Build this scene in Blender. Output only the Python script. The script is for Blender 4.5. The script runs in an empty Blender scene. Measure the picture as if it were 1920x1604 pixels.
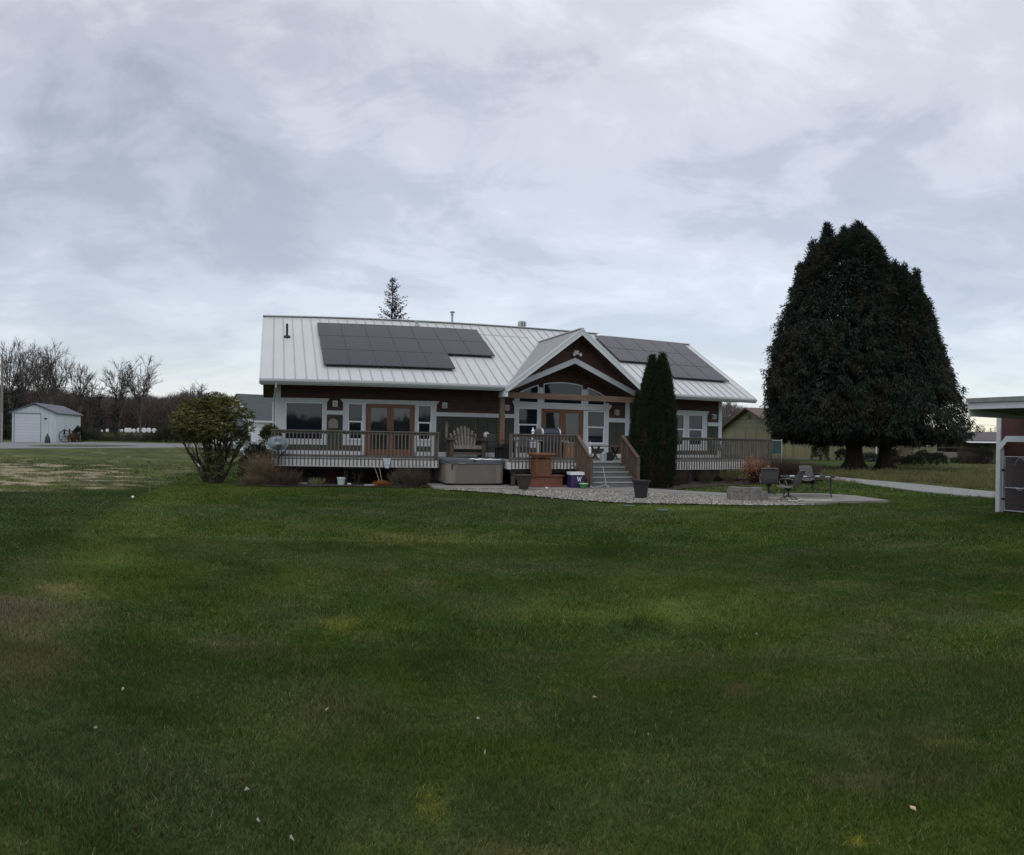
import bpy, math, random
import numpy as np
from mathutils import Vector, Matrix
random.seed(7); RNG = np.random.default_rng(11)
sc = bpy.context.scene; COL = sc.collection
sc.render.engine = 'CYCLES'
# ------------------------------------------------------------------ camera (a swept phone panorama: cylindrical projection)
F, YC, RHO, EYE, PD = 1351.0, 818.0, -.0184, 1.78, 26.6
TH = (510-960)/F
DD = np.array([math.cos(TH), -math.sin(TH)]); NN = np.array([math.sin(TH), math.cos(TH)])
HR = math.atan2(DD[1], DD[0])
cam = bpy.data.cameras.new('camera'); co = bpy.data.objects.new('camera', cam); COL.objects.link(co); sc.camera = co
cam.type = 'PANO'; cam.clip_start = .1; cam.clip_end = 5000
cc = cam if hasattr(cam, 'panorama_type') else cam.cycles
cc.panorama_type = 'CENTRAL_CYLINDRICAL'
cc.central_cylindrical_range_u_min = -960/F; cc.central_cylindrical_range_u_max = 960/F
cc.central_cylindrical_range_v_min = -(1604-YC)/F; cc.central_cylindrical_range_v_max = YC/F
_c, _s = math.cos(RHO), math.sin(RHO)
M = Matrix(((_c, _s, 0), (0, 0, -1), (-_s, _c, 0))).to_4x4(); M.translation = (0, 0, EYE)
co.matrix_world = M

def gnd(x, y, z=0.):            # the ground point seen in a direction of the survey picture
    a = (x-960)/F; v = (YC-y)/F; X, Y = math.sin(a), math.cos(a)
    r = (X*_c+v*_s, Y, -X*_s+v*_c); t = (z-EYE)/r[2]; return (r[0]*t, r[1]*t)
def at(x, R): a = (x-960)/F; return (R*math.sin(a), R*math.cos(a))
def hz(x): return YC+F*.0184*math.sin((x-960)/F)
def zat(x, y, R): return EYE+(hz(x)-y)/F*R
def hw(s, w, z=0.): return (s*DD[0]+(w+PD)*NN[0], s*DD[1]+(w+PD)*NN[1], z)
def sw(X, Y): return (X*DD[0]+Y*DD[1], X*NN[0]+Y*NN[1]-PD)

# ------------------------------------------------------------------ materials
MATS = {}
def mat(name, col, rough=.6, metal=0., var=.12, vs=2., bump=0., bs=40., spec=.5, stretch=(1, 1, 1), col2=None, alpha=None):
    m = bpy.data.materials.new(name); m.use_nodes = True; nt = m.node_tree; N = nt.nodes; L = nt.links
    b = N['Principled BSDF']; b.inputs['Roughness'].default_value = rough; b.inputs['Metallic'].default_value = metal
    b.inputs['Specular IOR Level'].default_value = spec
    tc = N.new('ShaderNodeTexCoord'); mp = N.new('ShaderNodeMapping'); mp.inputs['Scale'].default_value = stretch
    L.new(tc.outputs['Object'], mp.inputs[0])
    n = N.new('ShaderNodeTexNoise'); n.inputs['Scale'].default_value = vs; n.inputs['Detail'].default_value = 6; n.inputs['Roughness'].default_value = .65
    L.new(mp.outputs[0], n.inputs['Vector'])
    r = N.new('ShaderNodeValToRGB'); r.color_ramp.elements[0].position = .32; r.color_ramp.elements[1].position = .68
    c2 = col2 or tuple(min(1, c*(1+var)) for c in col)
    r.color_ramp.elements[0].color = tuple(c*(1-var) for c in col)+(1,); r.color_ramp.elements[1].color = tuple(c2)+(1,)
    L.new(n.outputs['Fac'], r.inputs[0]); L.new(r.outputs[0], b.inputs['Base Color'])
    if bump:
        n2 = N.new('ShaderNodeTexNoise'); n2.inputs['Scale'].default_value = bs; n2.inputs['Detail'].default_value = 4
        L.new(mp.outputs[0], n2.inputs['Vector'])
        bp = N.new('ShaderNodeBump'); bp.inputs['Strength'].default_value = bump; bp.inputs['Distance'].default_value = .02
        L.new(n2.outputs['Fac'], bp.inputs['Height']); L.new(bp.outputs[0], b.inputs['Normal'])
    MATS[name] = m; return m
def colmat(name, rough=.7, spec=.3, trans=0.):
    m = bpy.data.materials.new(name); m.use_nodes = True; nt = m.node_tree; N = nt.nodes; L = nt.links
    b = N['Principled BSDF']; b.inputs['Roughness'].default_value = rough; b.inputs['Specular IOR Level'].default_value = spec
    a = N.new('ShaderNodeAttribute'); a.attribute_name = 'Col'; L.new(a.outputs['Color'], b.inputs['Base Color'])
    if trans:
        t = N.new('ShaderNodeBsdfTranslucent'); L.new(a.outputs['Color'], t.inputs[0]); mx = N.new('ShaderNodeMixShader'); mx.inputs[0].default_value = trans
        L.new(b.outputs[0], mx.inputs[1]); L.new(t.outputs[0], mx.inputs[2]); L.new(mx.outputs[0], N['Material Output'].inputs[0])
    return m
def lines_bump(m, axis, period, depth=.5, duty=.1, rv=(.82, 1.15)):
    """horizontal laps / plank joints as relief plus a thin dark open joint"""
    nt = m.node_tree; N = nt.nodes; L = nt.links; b = N['Principled BSDF']
    tc = N.new('ShaderNodeTexCoord'); sp = N.new('ShaderNodeSeparateXYZ'); L.new(tc.outputs['Object'], sp.inputs[0])
    d = N.new('ShaderNodeMath'); d.operation = 'DIVIDE'; d.inputs[1].default_value = period; L.new(sp.outputs[axis], d.inputs[0])
    f = N.new('ShaderNodeMath'); f.operation = 'FRACT'; L.new(d.outputs[0], f.inputs[0])
    bp = N.new('ShaderNodeBump'); bp.inputs['Strength'].default_value = depth; bp.inputs['Distance'].default_value = .015
    L.new(f.outputs[0], bp.inputs['Height']); bp.invert = True
    fl = N.new('ShaderNodeMath'); fl.operation = 'FLOOR'; L.new(d.outputs[0], fl.inputs[0])
    wn = N.new('ShaderNodeTexWhiteNoise'); wn.noise_dimensions = '1D'; L.new(fl.outputs[0], wn.inputs['W'])
    mr = N.new('ShaderNodeMapRange'); mr.inputs[3].default_value = rv[0]; mr.inputs[4].default_value = rv[1]; L.new(wn.outputs[0], mr.inputs[0])
    lt = N.new('ShaderNodeMath'); lt.operation = 'GREATER_THAN'; lt.inputs[1].default_value = duty; L.new(f.outputs[0], lt.inputs[0])
    m2 = N.new('ShaderNodeMapRange'); m2.inputs[3].default_value = .45; L.new(lt.outputs[0], m2.inputs[0])
    mm = N.new('ShaderNodeMath'); mm.operation = 'MULTIPLY'; L.new(mr.outputs[0], mm.inputs[0]); L.new(m2.outputs[0], mm.inputs[1])
    src = b.inputs['Base Color'].links[0].from_socket
    v = N.new('ShaderNodeVectorMath'); v.operation = 'SCALE'; L.new(src, v.inputs[0]); L.new(mm.outputs[0], v.inputs['Scale']); L.new(v.outputs[0], b.inputs['Base Color'])
    L.new(bp.outputs[0], b.inputs['Normal']); return m
def glassy(name, base, refl, rough=.03):
    """window pane: dark room behind, reflection of the sky and yard in front"""
    m = bpy.data.materials.new(name); m.use_nodes = True; nt = m.node_tree; N = nt.nodes; L = nt.links
    b = N['Principled BSDF']; b.inputs['Base Color'].default_value = (*base, 1); b.inputs['Roughness'].default_value = .5; b.inputs['Specular IOR Level'].default_value = 0
    g = N.new('ShaderNodeBsdfGlossy'); g.inputs['Roughness'].default_value = rough; g.inputs[0].default_value = (.9, .95, 1, 1)
    n = N.new('ShaderNodeTexNoise'); n.inputs['Scale'].default_value = 1.6; bp = N.new('ShaderNodeBump'); bp.inputs['Strength'].default_value = .06; bp.inputs['Distance'].default_value = .02
    tc = N.new('ShaderNodeTexCoord'); L.new(tc.outputs['Object'], n.inputs['Vector']); L.new(n.outputs[0], bp.inputs['Height']); L.new(bp.outputs[0], g.inputs['Normal'])
    mx = N.new('ShaderNodeMixShader'); fr = N.new('ShaderNodeFresnel'); fr.inputs[0].default_value = 1.5
    ad = N.new('ShaderNodeMath'); ad.operation = 'ADD'; ad.inputs[1].default_value = refl; L.new(fr.outputs[0], ad.inputs[0])
    L.new(ad.outputs[0], mx.inputs[0]); L.new(b.outputs[0], mx.inputs[1]); L.new(g.outputs[0], mx.inputs[2]); L.new(mx.outputs[0], N['Material Output'].inputs[0])
    return m
WHITE = mat('white_trim', (.56, .6, .61), .55, var=.05, bump=.1)
WHITE2 = mat('white_vinyl', (.72, .74, .76), .35, var=.03)
ROOFM = mat('roof_metal', (.50, .515, .505), .38, .0, var=.045, vs=1.3, bump=.04, bs=3, spec=.5, stretch=(1, .35, .35))
RIB = mat('roof_rib', (.33, .34, .34), .5, var=.05)
GUT = mat('gutter_grey', (.40, .43, .42), .4, var=.05)
BROWN = lines_bump(mat('brown_shingle', (.070, .036, .027), .75, var=.25, vs=4, bump=.3), 2, .14, .6, .1)
SOFF = lines_bump(mat('brown_soffit', (.085, .048, .035), .7, var=.2, vs=3, stretch=(4, 1, 1)), 1, .14, .4, .07)
GREEN = mat('green_panel', (.052, .056, .043), .8, var=.15, vs=3, bump=.2)
BATT = mat('batten', (.075, .066, .050), .8, var=.15)
DOOR = mat('red_wood_door', (.155, .058, .028), .4, var=.2, vs=6, stretch=(1, 1, .15))
BEAM = mat('cedar_beam', (.145, .095, .06), .7, var=.28, vs=4, stretch=(.25, 2, 2), bump=.2)
DECKR = mat('weathered_rail', (.118, .105, .088), .8, var=.25, vs=6, stretch=(1, 1, .4), bump=.2)
DECKR2 = mat('stained_rail', (.105, .070, .047), .75, var=.25, vs=6, bump=.2)
DECKF = lines_bump(mat('deck_boards', (.19, .20, .195), .7, var=.15, vs=5), 1, .14, .5, .06)
STEP = mat('step_paint', (.13, .14, .135), .6, var=.15, vs=6)
NOSE = mat('step_nosing', (.36, .36, .34), .6, var=.1)
FASC = mat('deck_fascia', (.60, .61, .60), .6, var=.12, vs=3, bump=.1)
POSTM = mat('deck_post', (.07, .06, .05), .9, var=.2)
FOUND = mat('foundation', (.05, .045, .042), .9, var=.2)
PANE = glassy('window_pane', (.012, .017, .024), .012)
PANE2 = glassy('door_pane', (.022, .027, .027), .03)
LAMPG = mat('lamp_glass', (.35, .34, .32), .3, var=.1)
BLACK = mat('black_plastic', (.012, .012, .014), .5, var=.2)
DKMET = mat('dark_metal', (.035, .035, .035), .45, .3, var=.2)
STEEL = mat('steel', (.42, .44, .45), .35, .7, var=.1)
SOLAR = mat('solar_glass', (.008, .008, .013), .2, 0, var=.1, vs=6, spec=.24)
SOLFR = mat('solar_frame', (.008, .008, .01), .45)
CONC = mat('concrete', (.20, .19, .175), .9, var=.18, vs=2.5, bump=.3, bs=60)
CONC2 = mat('pale_concrete', (.27, .28, .28), .9, var=.1, vs=2, bump=.2)
BLOCK = mat('wall_block', (.19, .18, .16), .95, var=.3, vs=9, bump=.6, bs=50)
SOIL = mat('soil', (.035, .026, .02), 1, var=.4, vs=6, bump=.8, bs=40)
LEAF = colmat('leaf', .75, .12, .12); TWIG = colmat('twig', .9, .1); BLADE = colmat('grass_blade', .85, .05, .25)

# ------------------------------------------------------------------ mesh helpers
class Thing:
    def __init__(s, name, label, cat, loc, frame='w', group=None, rot=None, kind=None):
        """frame 'h': loc is (s, w, z) of the house frame; 'w': world. rot turns the thing about its base"""
        o = bpy.data.objects.new(name, None); COL.objects.link(o); o.empty_display_size = .2
        s.o = loc if rot is None else (0, 0, 0)
        if frame == 'h': o.location = hw(*loc); o.rotation_euler = (0, 0, HR+(rot or 0))
        else: o.location = loc; o.rotation_euler = (0, 0, rot or 0)
        s.obj = o; meta(o, label, cat, group, kind)
    def part(s, name, mb, m, parent=None, smooth=False, label=None):
        ob = mb.build(name, m, s.o, smooth); ob.parent = parent or s.obj
        if label: ob['label'] = label
        return ob
def meta(o, label=None, cat=None, group=None, kind=None):
    if label: o['label'] = label
    if cat: o['category'] = cat
    if group: o['group'] = group
    if kind: o['kind'] = kind
class MB:
    def __init__(s): s.v = []; s.f = []
    def quad(s, *p): n = len(s.v); s.v += [tuple(q) for q in p]; s.f.append(tuple(range(n, n+len(p)))); return s
    def box(s, x0, x1, y0, y1, z0, z1):
        return s.hexa([(x0, y0, z0), (x1, y0, z0), (x1, y1, z0), (x0, y1, z0), (x0, y0, z1), (x1, y0, z1), (x1, y1, z1), (x0, y1, z1)])
    def hexa(s, p):
        n = len(s.v); s.v += [tuple(q) for q in p]
        for f in ((3, 2, 1, 0), (4, 5, 6, 7), (0, 1, 5, 4), (1, 2, 6, 5), (2, 3, 7, 6), (3, 0, 4, 7)): s.f.append(tuple(n+i for i in f))
        return s
    def prism(s, pts, off):
        """closed polygon pts extruded by the vector off"""
        n = len(s.v); k = len(pts); s.v += [tuple(p) for p in pts]+[tuple(p[i]+off[i] for i in range(3)) for p in pts]
        s.f.append(tuple(n+i for i in range(k))[::-1]); s.f.append(tuple(n+k+i for i in range(k)))
        for i in range(k): j = (i+1) % k; s.f.append((n+i, n+j, n+k+j, n+k+i))
        return s
    def beam(s, a, b, wx, wz, up=(0, 0, 1)):
        a = Vector(a); b = Vector(b); d = (b-a).normalized(); u = Vector(up)
        if abs(d.dot(u)) > .98: u = Vector((0, 1, 0))
        x = d.cross(u).normalized()*wx/2; z = x.cross(d).normalized()*wz/2
        return s.hexa([a-x-z, a+x-z, b+x-z, b-x-z, a-x+z, a+x+z, b+x+z, b-x+z])
    def tube(s, pts, r, k=8):
        pts = [Vector(p) for p in pts]; rs = r if isinstance(r, (list, tuple)) else [r]*len(pts); n = len(s.v)
        for i, p in enumerate(pts):
            d = (pts[min(i+1, len(pts)-1)]-pts[max(i-1, 0)]).normalized()
            u = Vector((0, 0, 1)) if abs(d.z) < .9 else Vector((1, 0, 0)); x = d.cross(u).normalized(); y = x.cross(d)
            for j in range(k): a = 2*math.pi*j/k; s.v.append(tuple(p+(x*math.cos(a)+y*math.sin(a))*rs[i]))
        for i in range(len(pts)-1):
            for j in range(k): a = n+i*k+j; b = n+i*k+(j+1) % k; s.f.append((a, b, b+k, a+k))
        s.f.append(tuple(n+j for j in range(k))[::-1]); s.f.append(tuple(n+(len(pts)-1)*k+j for j in range(k))); return s
    def lathe(s, c, prof, k=24, ellipse=1.):
        n = len(s.v)
        for r, z in prof:
            for j in range(k): a = 2*math.pi*j/k; s.v.append((c[0]+r*math.cos(a), c[1]+r*math.sin(a)*ellipse, c[2]+z))
        for i in range(len(prof)-1):
            for j in range(k): a = n+i*k+j; b = n+i*k+(j+1) % k; s.f.append((a, b, b+k, a+k))
        s.f.append(tuple(n+j for j in range(k))[::-1]); s.f.append(tuple(n+(len(prof)-1)*k+j for j in range(k))); return s
    def xf(s, m):
        s.v = [tuple(m @ Vector(p)) for p in s.v]; return s
    def build(s, name, m, o=(0, 0, 0), smooth=False):
        me = bpy.data.meshes.new(name); me.from_pydata([(x-o[0], y-o[1], z-o[2]) for x, y, z in s.v], [], s.f)
        me.materials.append(m)
        if smooth: me.shade_smooth() if hasattr(me, 'shade_smooth') else None
        ob = bpy.data.objects.new(name, me); COL.objects.link(ob); return ob
def npobj(name, V, Fi, cols, m, parent=None, o=(0, 0, 0)):
    """V (n,3), Fi (m,k), cols (n,3)"""
    me = bpy.data.meshes.new(name); V = np.asarray(V, np.float32)-np.asarray(o, np.float32); Fi = np.asarray(Fi, np.int32)
    me.vertices.add(len(V)); me.vertices.foreach_set('co', V.ravel()); me.loops.add(Fi.size); me.loops.foreach_set('vertex_index', Fi.ravel())
    me.polygons.add(len(Fi)); me.polygons.foreach_set('loop_start', np.arange(0, Fi.size, Fi.shape[1], dtype=np.int32)); me.update(calc_edges=True)
    if cols is not None:
        a = me.color_attributes.new('Col', 'FLOAT_COLOR', 'POINT'); c = np.ones((len(V), 4), np.float32); c[:, :3] = cols; a.data.foreach_set('color', c.ravel())
    me.materials.append(m); ob = bpy.data.objects.new(name, me); COL.objects.link(ob)
    if parent is not None: ob.parent = parent
    return ob
def unit(v): return v/np.maximum(np.linalg.norm(v, axis=-1, keepdims=True), 1e-9)
def leaves(C, D, L, W, cols, jitter=.5):
    """diamond leaves at C along D"""
    n = len(C); D = unit(D); R = RNG.normal(size=(n, 3)); S = unit(np.cross(D, R)); L = np.broadcast_to(L, n)[:, None]; W = np.broadcast_to(W, n)[:, None]
    V = np.stack([C, C+D*L*.45+S*W*.5, C+D*L, C+D*L*.45-S*W*.5], 1).reshape(-1, 3)
    Fi = np.arange(4*n).reshape(-1, 4); return V, Fi, np.repeat(cols, 4, 0)
def segs(A, B, ra, rb, cols):
    """tapered three-sided twigs from A to B"""
    n = len(A); D = unit(B-A); U = np.tile([[.31, .17, .93]], (n, 1)); X = unit(np.cross(D, U)); Y = np.cross(D, X)
    ra = np.broadcast_to(ra, n)[:, None]; rb = np.broadcast_to(rb, n)[:, None]; P = []
    for q, r in ((A, ra), (B, rb)):
        for k in range(3): a = 2.0944*k; P.append(q+(X*math.cos(a)+Y*math.sin(a))*r)
    V = np.stack(P, 1).reshape(-1, 3); b = (np.arange(n)*6)[:, None]
    Fi = np.concatenate([b+np.array([[0, 1, 4, 3]]), b+np.array([[1, 2, 5, 4]]), b+np.array([[2, 0, 3, 5]])], 0); return V, Fi, np.repeat(cols, 6, 0)
_T = np.random.default_rng(5).random((256, 256))
def vn(x, y):
    xi = np.floor(x).astype(int); yi = np.floor(y).astype(int); fx = x-xi; fy = y-yi; fx = fx*fx*(3-2*fx); fy = fy*fy*(3-2*fy)
    g = lambda a, b: _T[a % 256, b % 256]
    return (g(xi, yi)*(1-fx)+g(xi+1, yi)*fx)*(1-fy)+(g(xi, yi+1)*(1-fx)+g(xi+1, yi+1)*fx)*fy
def fbm(x, y, o=4): return sum(vn(x*2**k+17*k, y*2**k+31*k)*.5**k for k in range(o))/sum(.5**k for k in range(o))
def ccol(base, n, v=.25, hue=.1):
    base = np.asarray(base, float); return np.clip(base*(1+RNG.normal(0, v, (n, 1)))*(1+RNG.normal(0, hue, (n, 3))), .003, .9)

# ------------------------------------------------------------------ light and sky
SUN_EL, SUN_AZ = math.radians(48), math.radians(-160)     # high, thin cloud, light from behind the camera's left shoulder
w = bpy.data.worlds.new('World'); sc.world = w; w.use_nodes = True; nt = w.node_tree; N = nt.nodes; L = nt.links
bg = N['Background']
sky = N.new('ShaderNodeTexSky'); sky.sky_type = 'NISHITA'; sky.sun_disc = False; sky.sun_elevation = SUN_EL; sky.sun_rotation = SUN_AZ
def mth(op, a, b=None, c=None):
    n = N.new('ShaderNodeMath'); n.operation = op
    for i, q in enumerate((a, b, c)):
        if q is None: continue
        if isinstance(q, (int, float)): n.inputs[i].default_value = q
        else: L.new(q, n.inputs[i])
    return n.outputs[0]
def ramp(src, stops, interp='EASE'):
    r = N.new('ShaderNodeValToRGB'); e = r.color_ramp; e.interpolation = interp
    while len(e.elements) < len(stops): e.elements.new(.5)
    for el, (p, c) in zip(e.elements, stops): el.position = p; el.color = (c, c, c, 1) if isinstance(c, (int, float)) else (*c, 1)
    L.new(src, r.inputs[0]); return r.outputs[0]
tc = N.new('ShaderNodeTexCoord'); sp = N.new('ShaderNodeSeparateXYZ'); L.new(tc.outputs['Generated'], sp.inputs[0])
X, Y, Z = sp.outputs; den = mth('ADD', mth('MAXIMUM', Z, 0.), .16)
cx = N.new('ShaderNodeCombineXYZ'); L.new(mth('DIVIDE', X, den), cx.inputs[0]); L.new(mth('DIVIDE', Y, den), cx.inputs[1])
def noise(scale, detail, rough, off, dist=0.):
    mp = N.new('ShaderNodeMapping'); mp.inputs['Location'].default_value = off; L.new(cx.outputs[0], mp.inputs[0])
    n = N.new('ShaderNodeTexNoise'); n.inputs['Scale'].default_value = scale; n.inputs['Detail'].default_value = detail; n.inputs['Roughness'].default_value = rough; n.inputs['Distortion'].default_value = dist
    L.new(mp.outputs[0], n.inputs['Vector']); return n.outputs['Fac']
def mixc(f, a, b):
    m = N.new('ShaderNodeMix'); m.data_type = 'RGBA'
    for i, q in ((0, f), (6, a), (7, b)):
        if isinstance(q, (int, float)): m.inputs[i].default_value = q
        elif isinstance(q, tuple): m.inputs[i].default_value = (*q, 1)
        else: L.new(q, m.inputs[i])
    return m.outputs[2]
n1 = noise(1.0, 8, .56, (13.1, 21.7, .3), .45); n2 = noise(3.0, 9, .64, (8.3, 4.4, 2.), .6); n3 = noise(.38, 3, .45, (1.2, 6.3, 5.))
cl = mth('ADD', mth('ADD', mth('MULTIPLY', n1, .58), mth('MULTIPLY', n2, .27)), mth('MULTIPLY', n3, .15))
el = ramp(Z, [(0., 0.), (.10, .18), (.26, .75), (.5, 1.)])
for bx_, by_, wd_, am_ in ((120, 390, .32, -.08), (330, 460, .24, -.075), (640, 500, .22, -.085), (900, 490, .18, -.035), (1300, 430, .22, -.02), (560, 330, .24, .03), (820, 400, .12, .05), (1000, 90, .5, .04), (300, 60, .35, .022), (1500, 250, .4, .02), (60, 560, .10, .05), (1650, 620, .3, -.03)):
    q_ = Vector((*at(bx_, 1), (hz(bx_)-by_)/F)).normalized(); dn = N.new('ShaderNodeVectorMath'); dn.operation = 'DOT_PRODUCT'; L.new(tc.outputs['Generated'], dn.inputs[0]); dn.inputs[1].default_value = q_
    cl = mth('ADD', cl, mth('MULTIPLY', ramp(dn.outputs['Value'], [(math.cos(wd_), 0.), (1., 1.)]), am_))
# cloud brightness: darker slate bellies, bright thin cloud
shade = ramp(cl, [(.34, (.33, .34, .37)), (.44, (.46, .465, .50)), (.51, (.60, .597, .625)), (.62, (.80, .795, .825))])
low = ramp(Z, [(0., (.62, .63, .645)), (.03, (.52, .54, .57)), (.09, (.44, .46, .49)), (.24, (.43, .445, .48))], 'LINEAR')
lowv = mixc(mth('MULTIPLY', ramp(n1, [(.40, 0.), (.60, 1.)]), .6), low, (.63, .64, .67))
base = mixc(el, lowv, shade)
blue = mixc(.10, base, sky.outputs[0])
hs = N.new('ShaderNodeVectorMath'); hs.operation = 'SCALE'; L.new(base, hs.inputs[0])
# thick overcast is brighter overhead than at the horizon
L.new(ramp(Z, [(0., 1.), (.52, 1.), (.72, 1.35), (1., 1.5)], 'LINEAR'), hs.inputs['Scale'])
sky2 = N.new('ShaderNodeVectorMath'); sky2.operation = 'SCALE'; L.new(sky.outputs[0], sky2.inputs[0]); sky2.inputs['Scale'].default_value = .05
# warm break in the cloud low in the right
dirv = Vector((*at(1850, 1), .02)).normalized()
dt = N.new('ShaderNodeVectorMath'); dt.operation = 'DOT_PRODUCT'; L.new(tc.outputs['Generated'], dt.inputs[0]); dt.inputs[1].default_value = dirv
warm = mth('MULTIPLY', ramp(dt.outputs['Value'], [(.985, 0.), (.9995, 1.)]), ramp(Z, [(.0, .9), (.045, .35), (.07, 0.)]))
tot = N.new('ShaderNodeVectorMath'); tot.operation = 'ADD'; L.new(mixc(warm, hs.outputs[0], (.85, .75, .52)), tot.inputs[0]); L.new(sky2.outputs[0], tot.inputs[1])
L.new(tot.outputs[0], bg.inputs[0]); bg.inputs[1].default_value = 1.
sun = bpy.data.lights.new('sun', 'SUN'); sun.energy = .5; sun.angle = math.radians(25); sun.color = (1, .96, .9)
so = bpy.data.objects.new('sun', sun); COL.objects.link(so)
d = Vector((math.sin(SUN_AZ)*math.cos(SUN_EL), math.cos(SUN_AZ)*math.cos(SUN_EL), math.sin(SUN_EL)))
so.rotation_euler = d.to_track_quat('Z', 'Y').to_euler()
sc.view_settings.view_transform = 'Standard'; sc.view_settings.look = 'None'; sc.view_settings.exposure = 0; sc.view_settings.gamma = 1
# ------------------------------------------------------------------ ground
def gp(x, y): return np.array(gnd(x, y))
LB = [gp(0, 921), gp(120, 921), gp(290, 915), gp(345, 893), gp(372, 872), gp(470, 858)]      # where the mown lawn stops against the rough field
LB = [LB[0]+(LB[0]-LB[1])*20]+LB+[LB[-1]+(LB[-1]-LB[-2])*20]
def sdist(X, Y, P):
    """signed distance to a polyline, + on its left"""
    best = np.full(X.shape, 1e9); sg = np.ones(X.shape)
    for a, b in zip(P[:-1], P[1:]):
        d = b-a; l = d@d; t = np.clip(((X-a[0])*d[0]+(Y-a[1])*d[1])/l, 0, 1); px = a[0]+t*d[0]; py = a[1]+t*d[1]
        q = np.hypot(X-px, Y-py); s = np.sign(d[0]*(Y-a[1])-d[1]*(X-a[0])); m = q < best; best = np.where(m, q, best); sg = np.where(m, s, sg)
    return best*sg
STR = [gp(285, 922), gp(0, 1110)]; STR = [STR[0]]+[STR[1]]+[STR[1]+(STR[1]-STR[0])*1.5]
PATCH = [  # picture bearing of the centre, half widths, colour, strength
 (800, 1010, 100, 12, (.15, .13, .035), .45), (900, 1018, 130, 14, (.09, .13, .035), .5), (1270, 1140, 120, 26, (.12, .165, .035), .95), (1370, 1133, 60, 15, (.12, .15, .04), .5), (1045, 1142, 90, 22, (.09, .14, .028), .8),
 (640, 1172, 30, 12, (.2, .19, .03), .6), (690, 1190, 30, 10, (.14, .13, .04), .4), (805, 1505, 32, 26, (.20, .18, .03), .35), (1607, 1572, 16, 9, (.26, .24, .03), .6), (790, 1095, 34, 12, (.14, .12, .06), .6),
 (1770, 1160, 70, 8, (.12, .14, .07), .5), (1900, 1160, 60, 14, (.10, .14, .05), .4), (1650, 1145, 40, 10, (.12, .12, .03), .35), (1260, 952, 120, 4, (.16, .19, .04), .7), (1350, 960, 160, 6, (.07, .11, .03), .4),
 (120, 1100, 40, 12, (.26, .22, .09), .6), (215, 1045, 60, 18, (.14, .19, .04), .5), (40, 1185, 95, 52, (.135, .11, .065), .9), (20, 1250, 80, 34, (.115, .10, .05), .8), (20, 1140, 110, 24, (.14, .11, .08), 1.),
 (545, 1360, 60, 25, (.09, .11, .03), .5), (480, 1010, 80, 8, (.08, .12, .05), .5), (60, 1570, 90, 25, (.12, .12, .05), .5), (420, 1200, 60, 12, (.1, .1, .05), .4), (1000, 1590, 150, 14, (.14, .12, .05), .5),
 (1500, 1370, 120, 10, (.09, .11, .05), .4), (1590, 1460, 60, 14, (.12, .10, .06), .5), (1790, 1390, 40, 8, (.2, .18, .05), .5), (1120, 1310, 60, 20, (.10, .09, .05), .4), (430, 1450, 50, 16, (.12, .1, .055), .5), (1380, 1290, 40, 12, (.12, .09, .05), .45),
 (900, 1350, 60, 14, (.08, .10, .04), .45), (1020, 1230, 50, 10, (.11, .1, .05), .4), (1560, 1240, 70, 9, (.08, .11, .04), .4), (700, 1560, 60, 18, (.09, .1, .04), .4), (1240, 1480, 80, 16, (.07, .11, .03), .4)]
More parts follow.
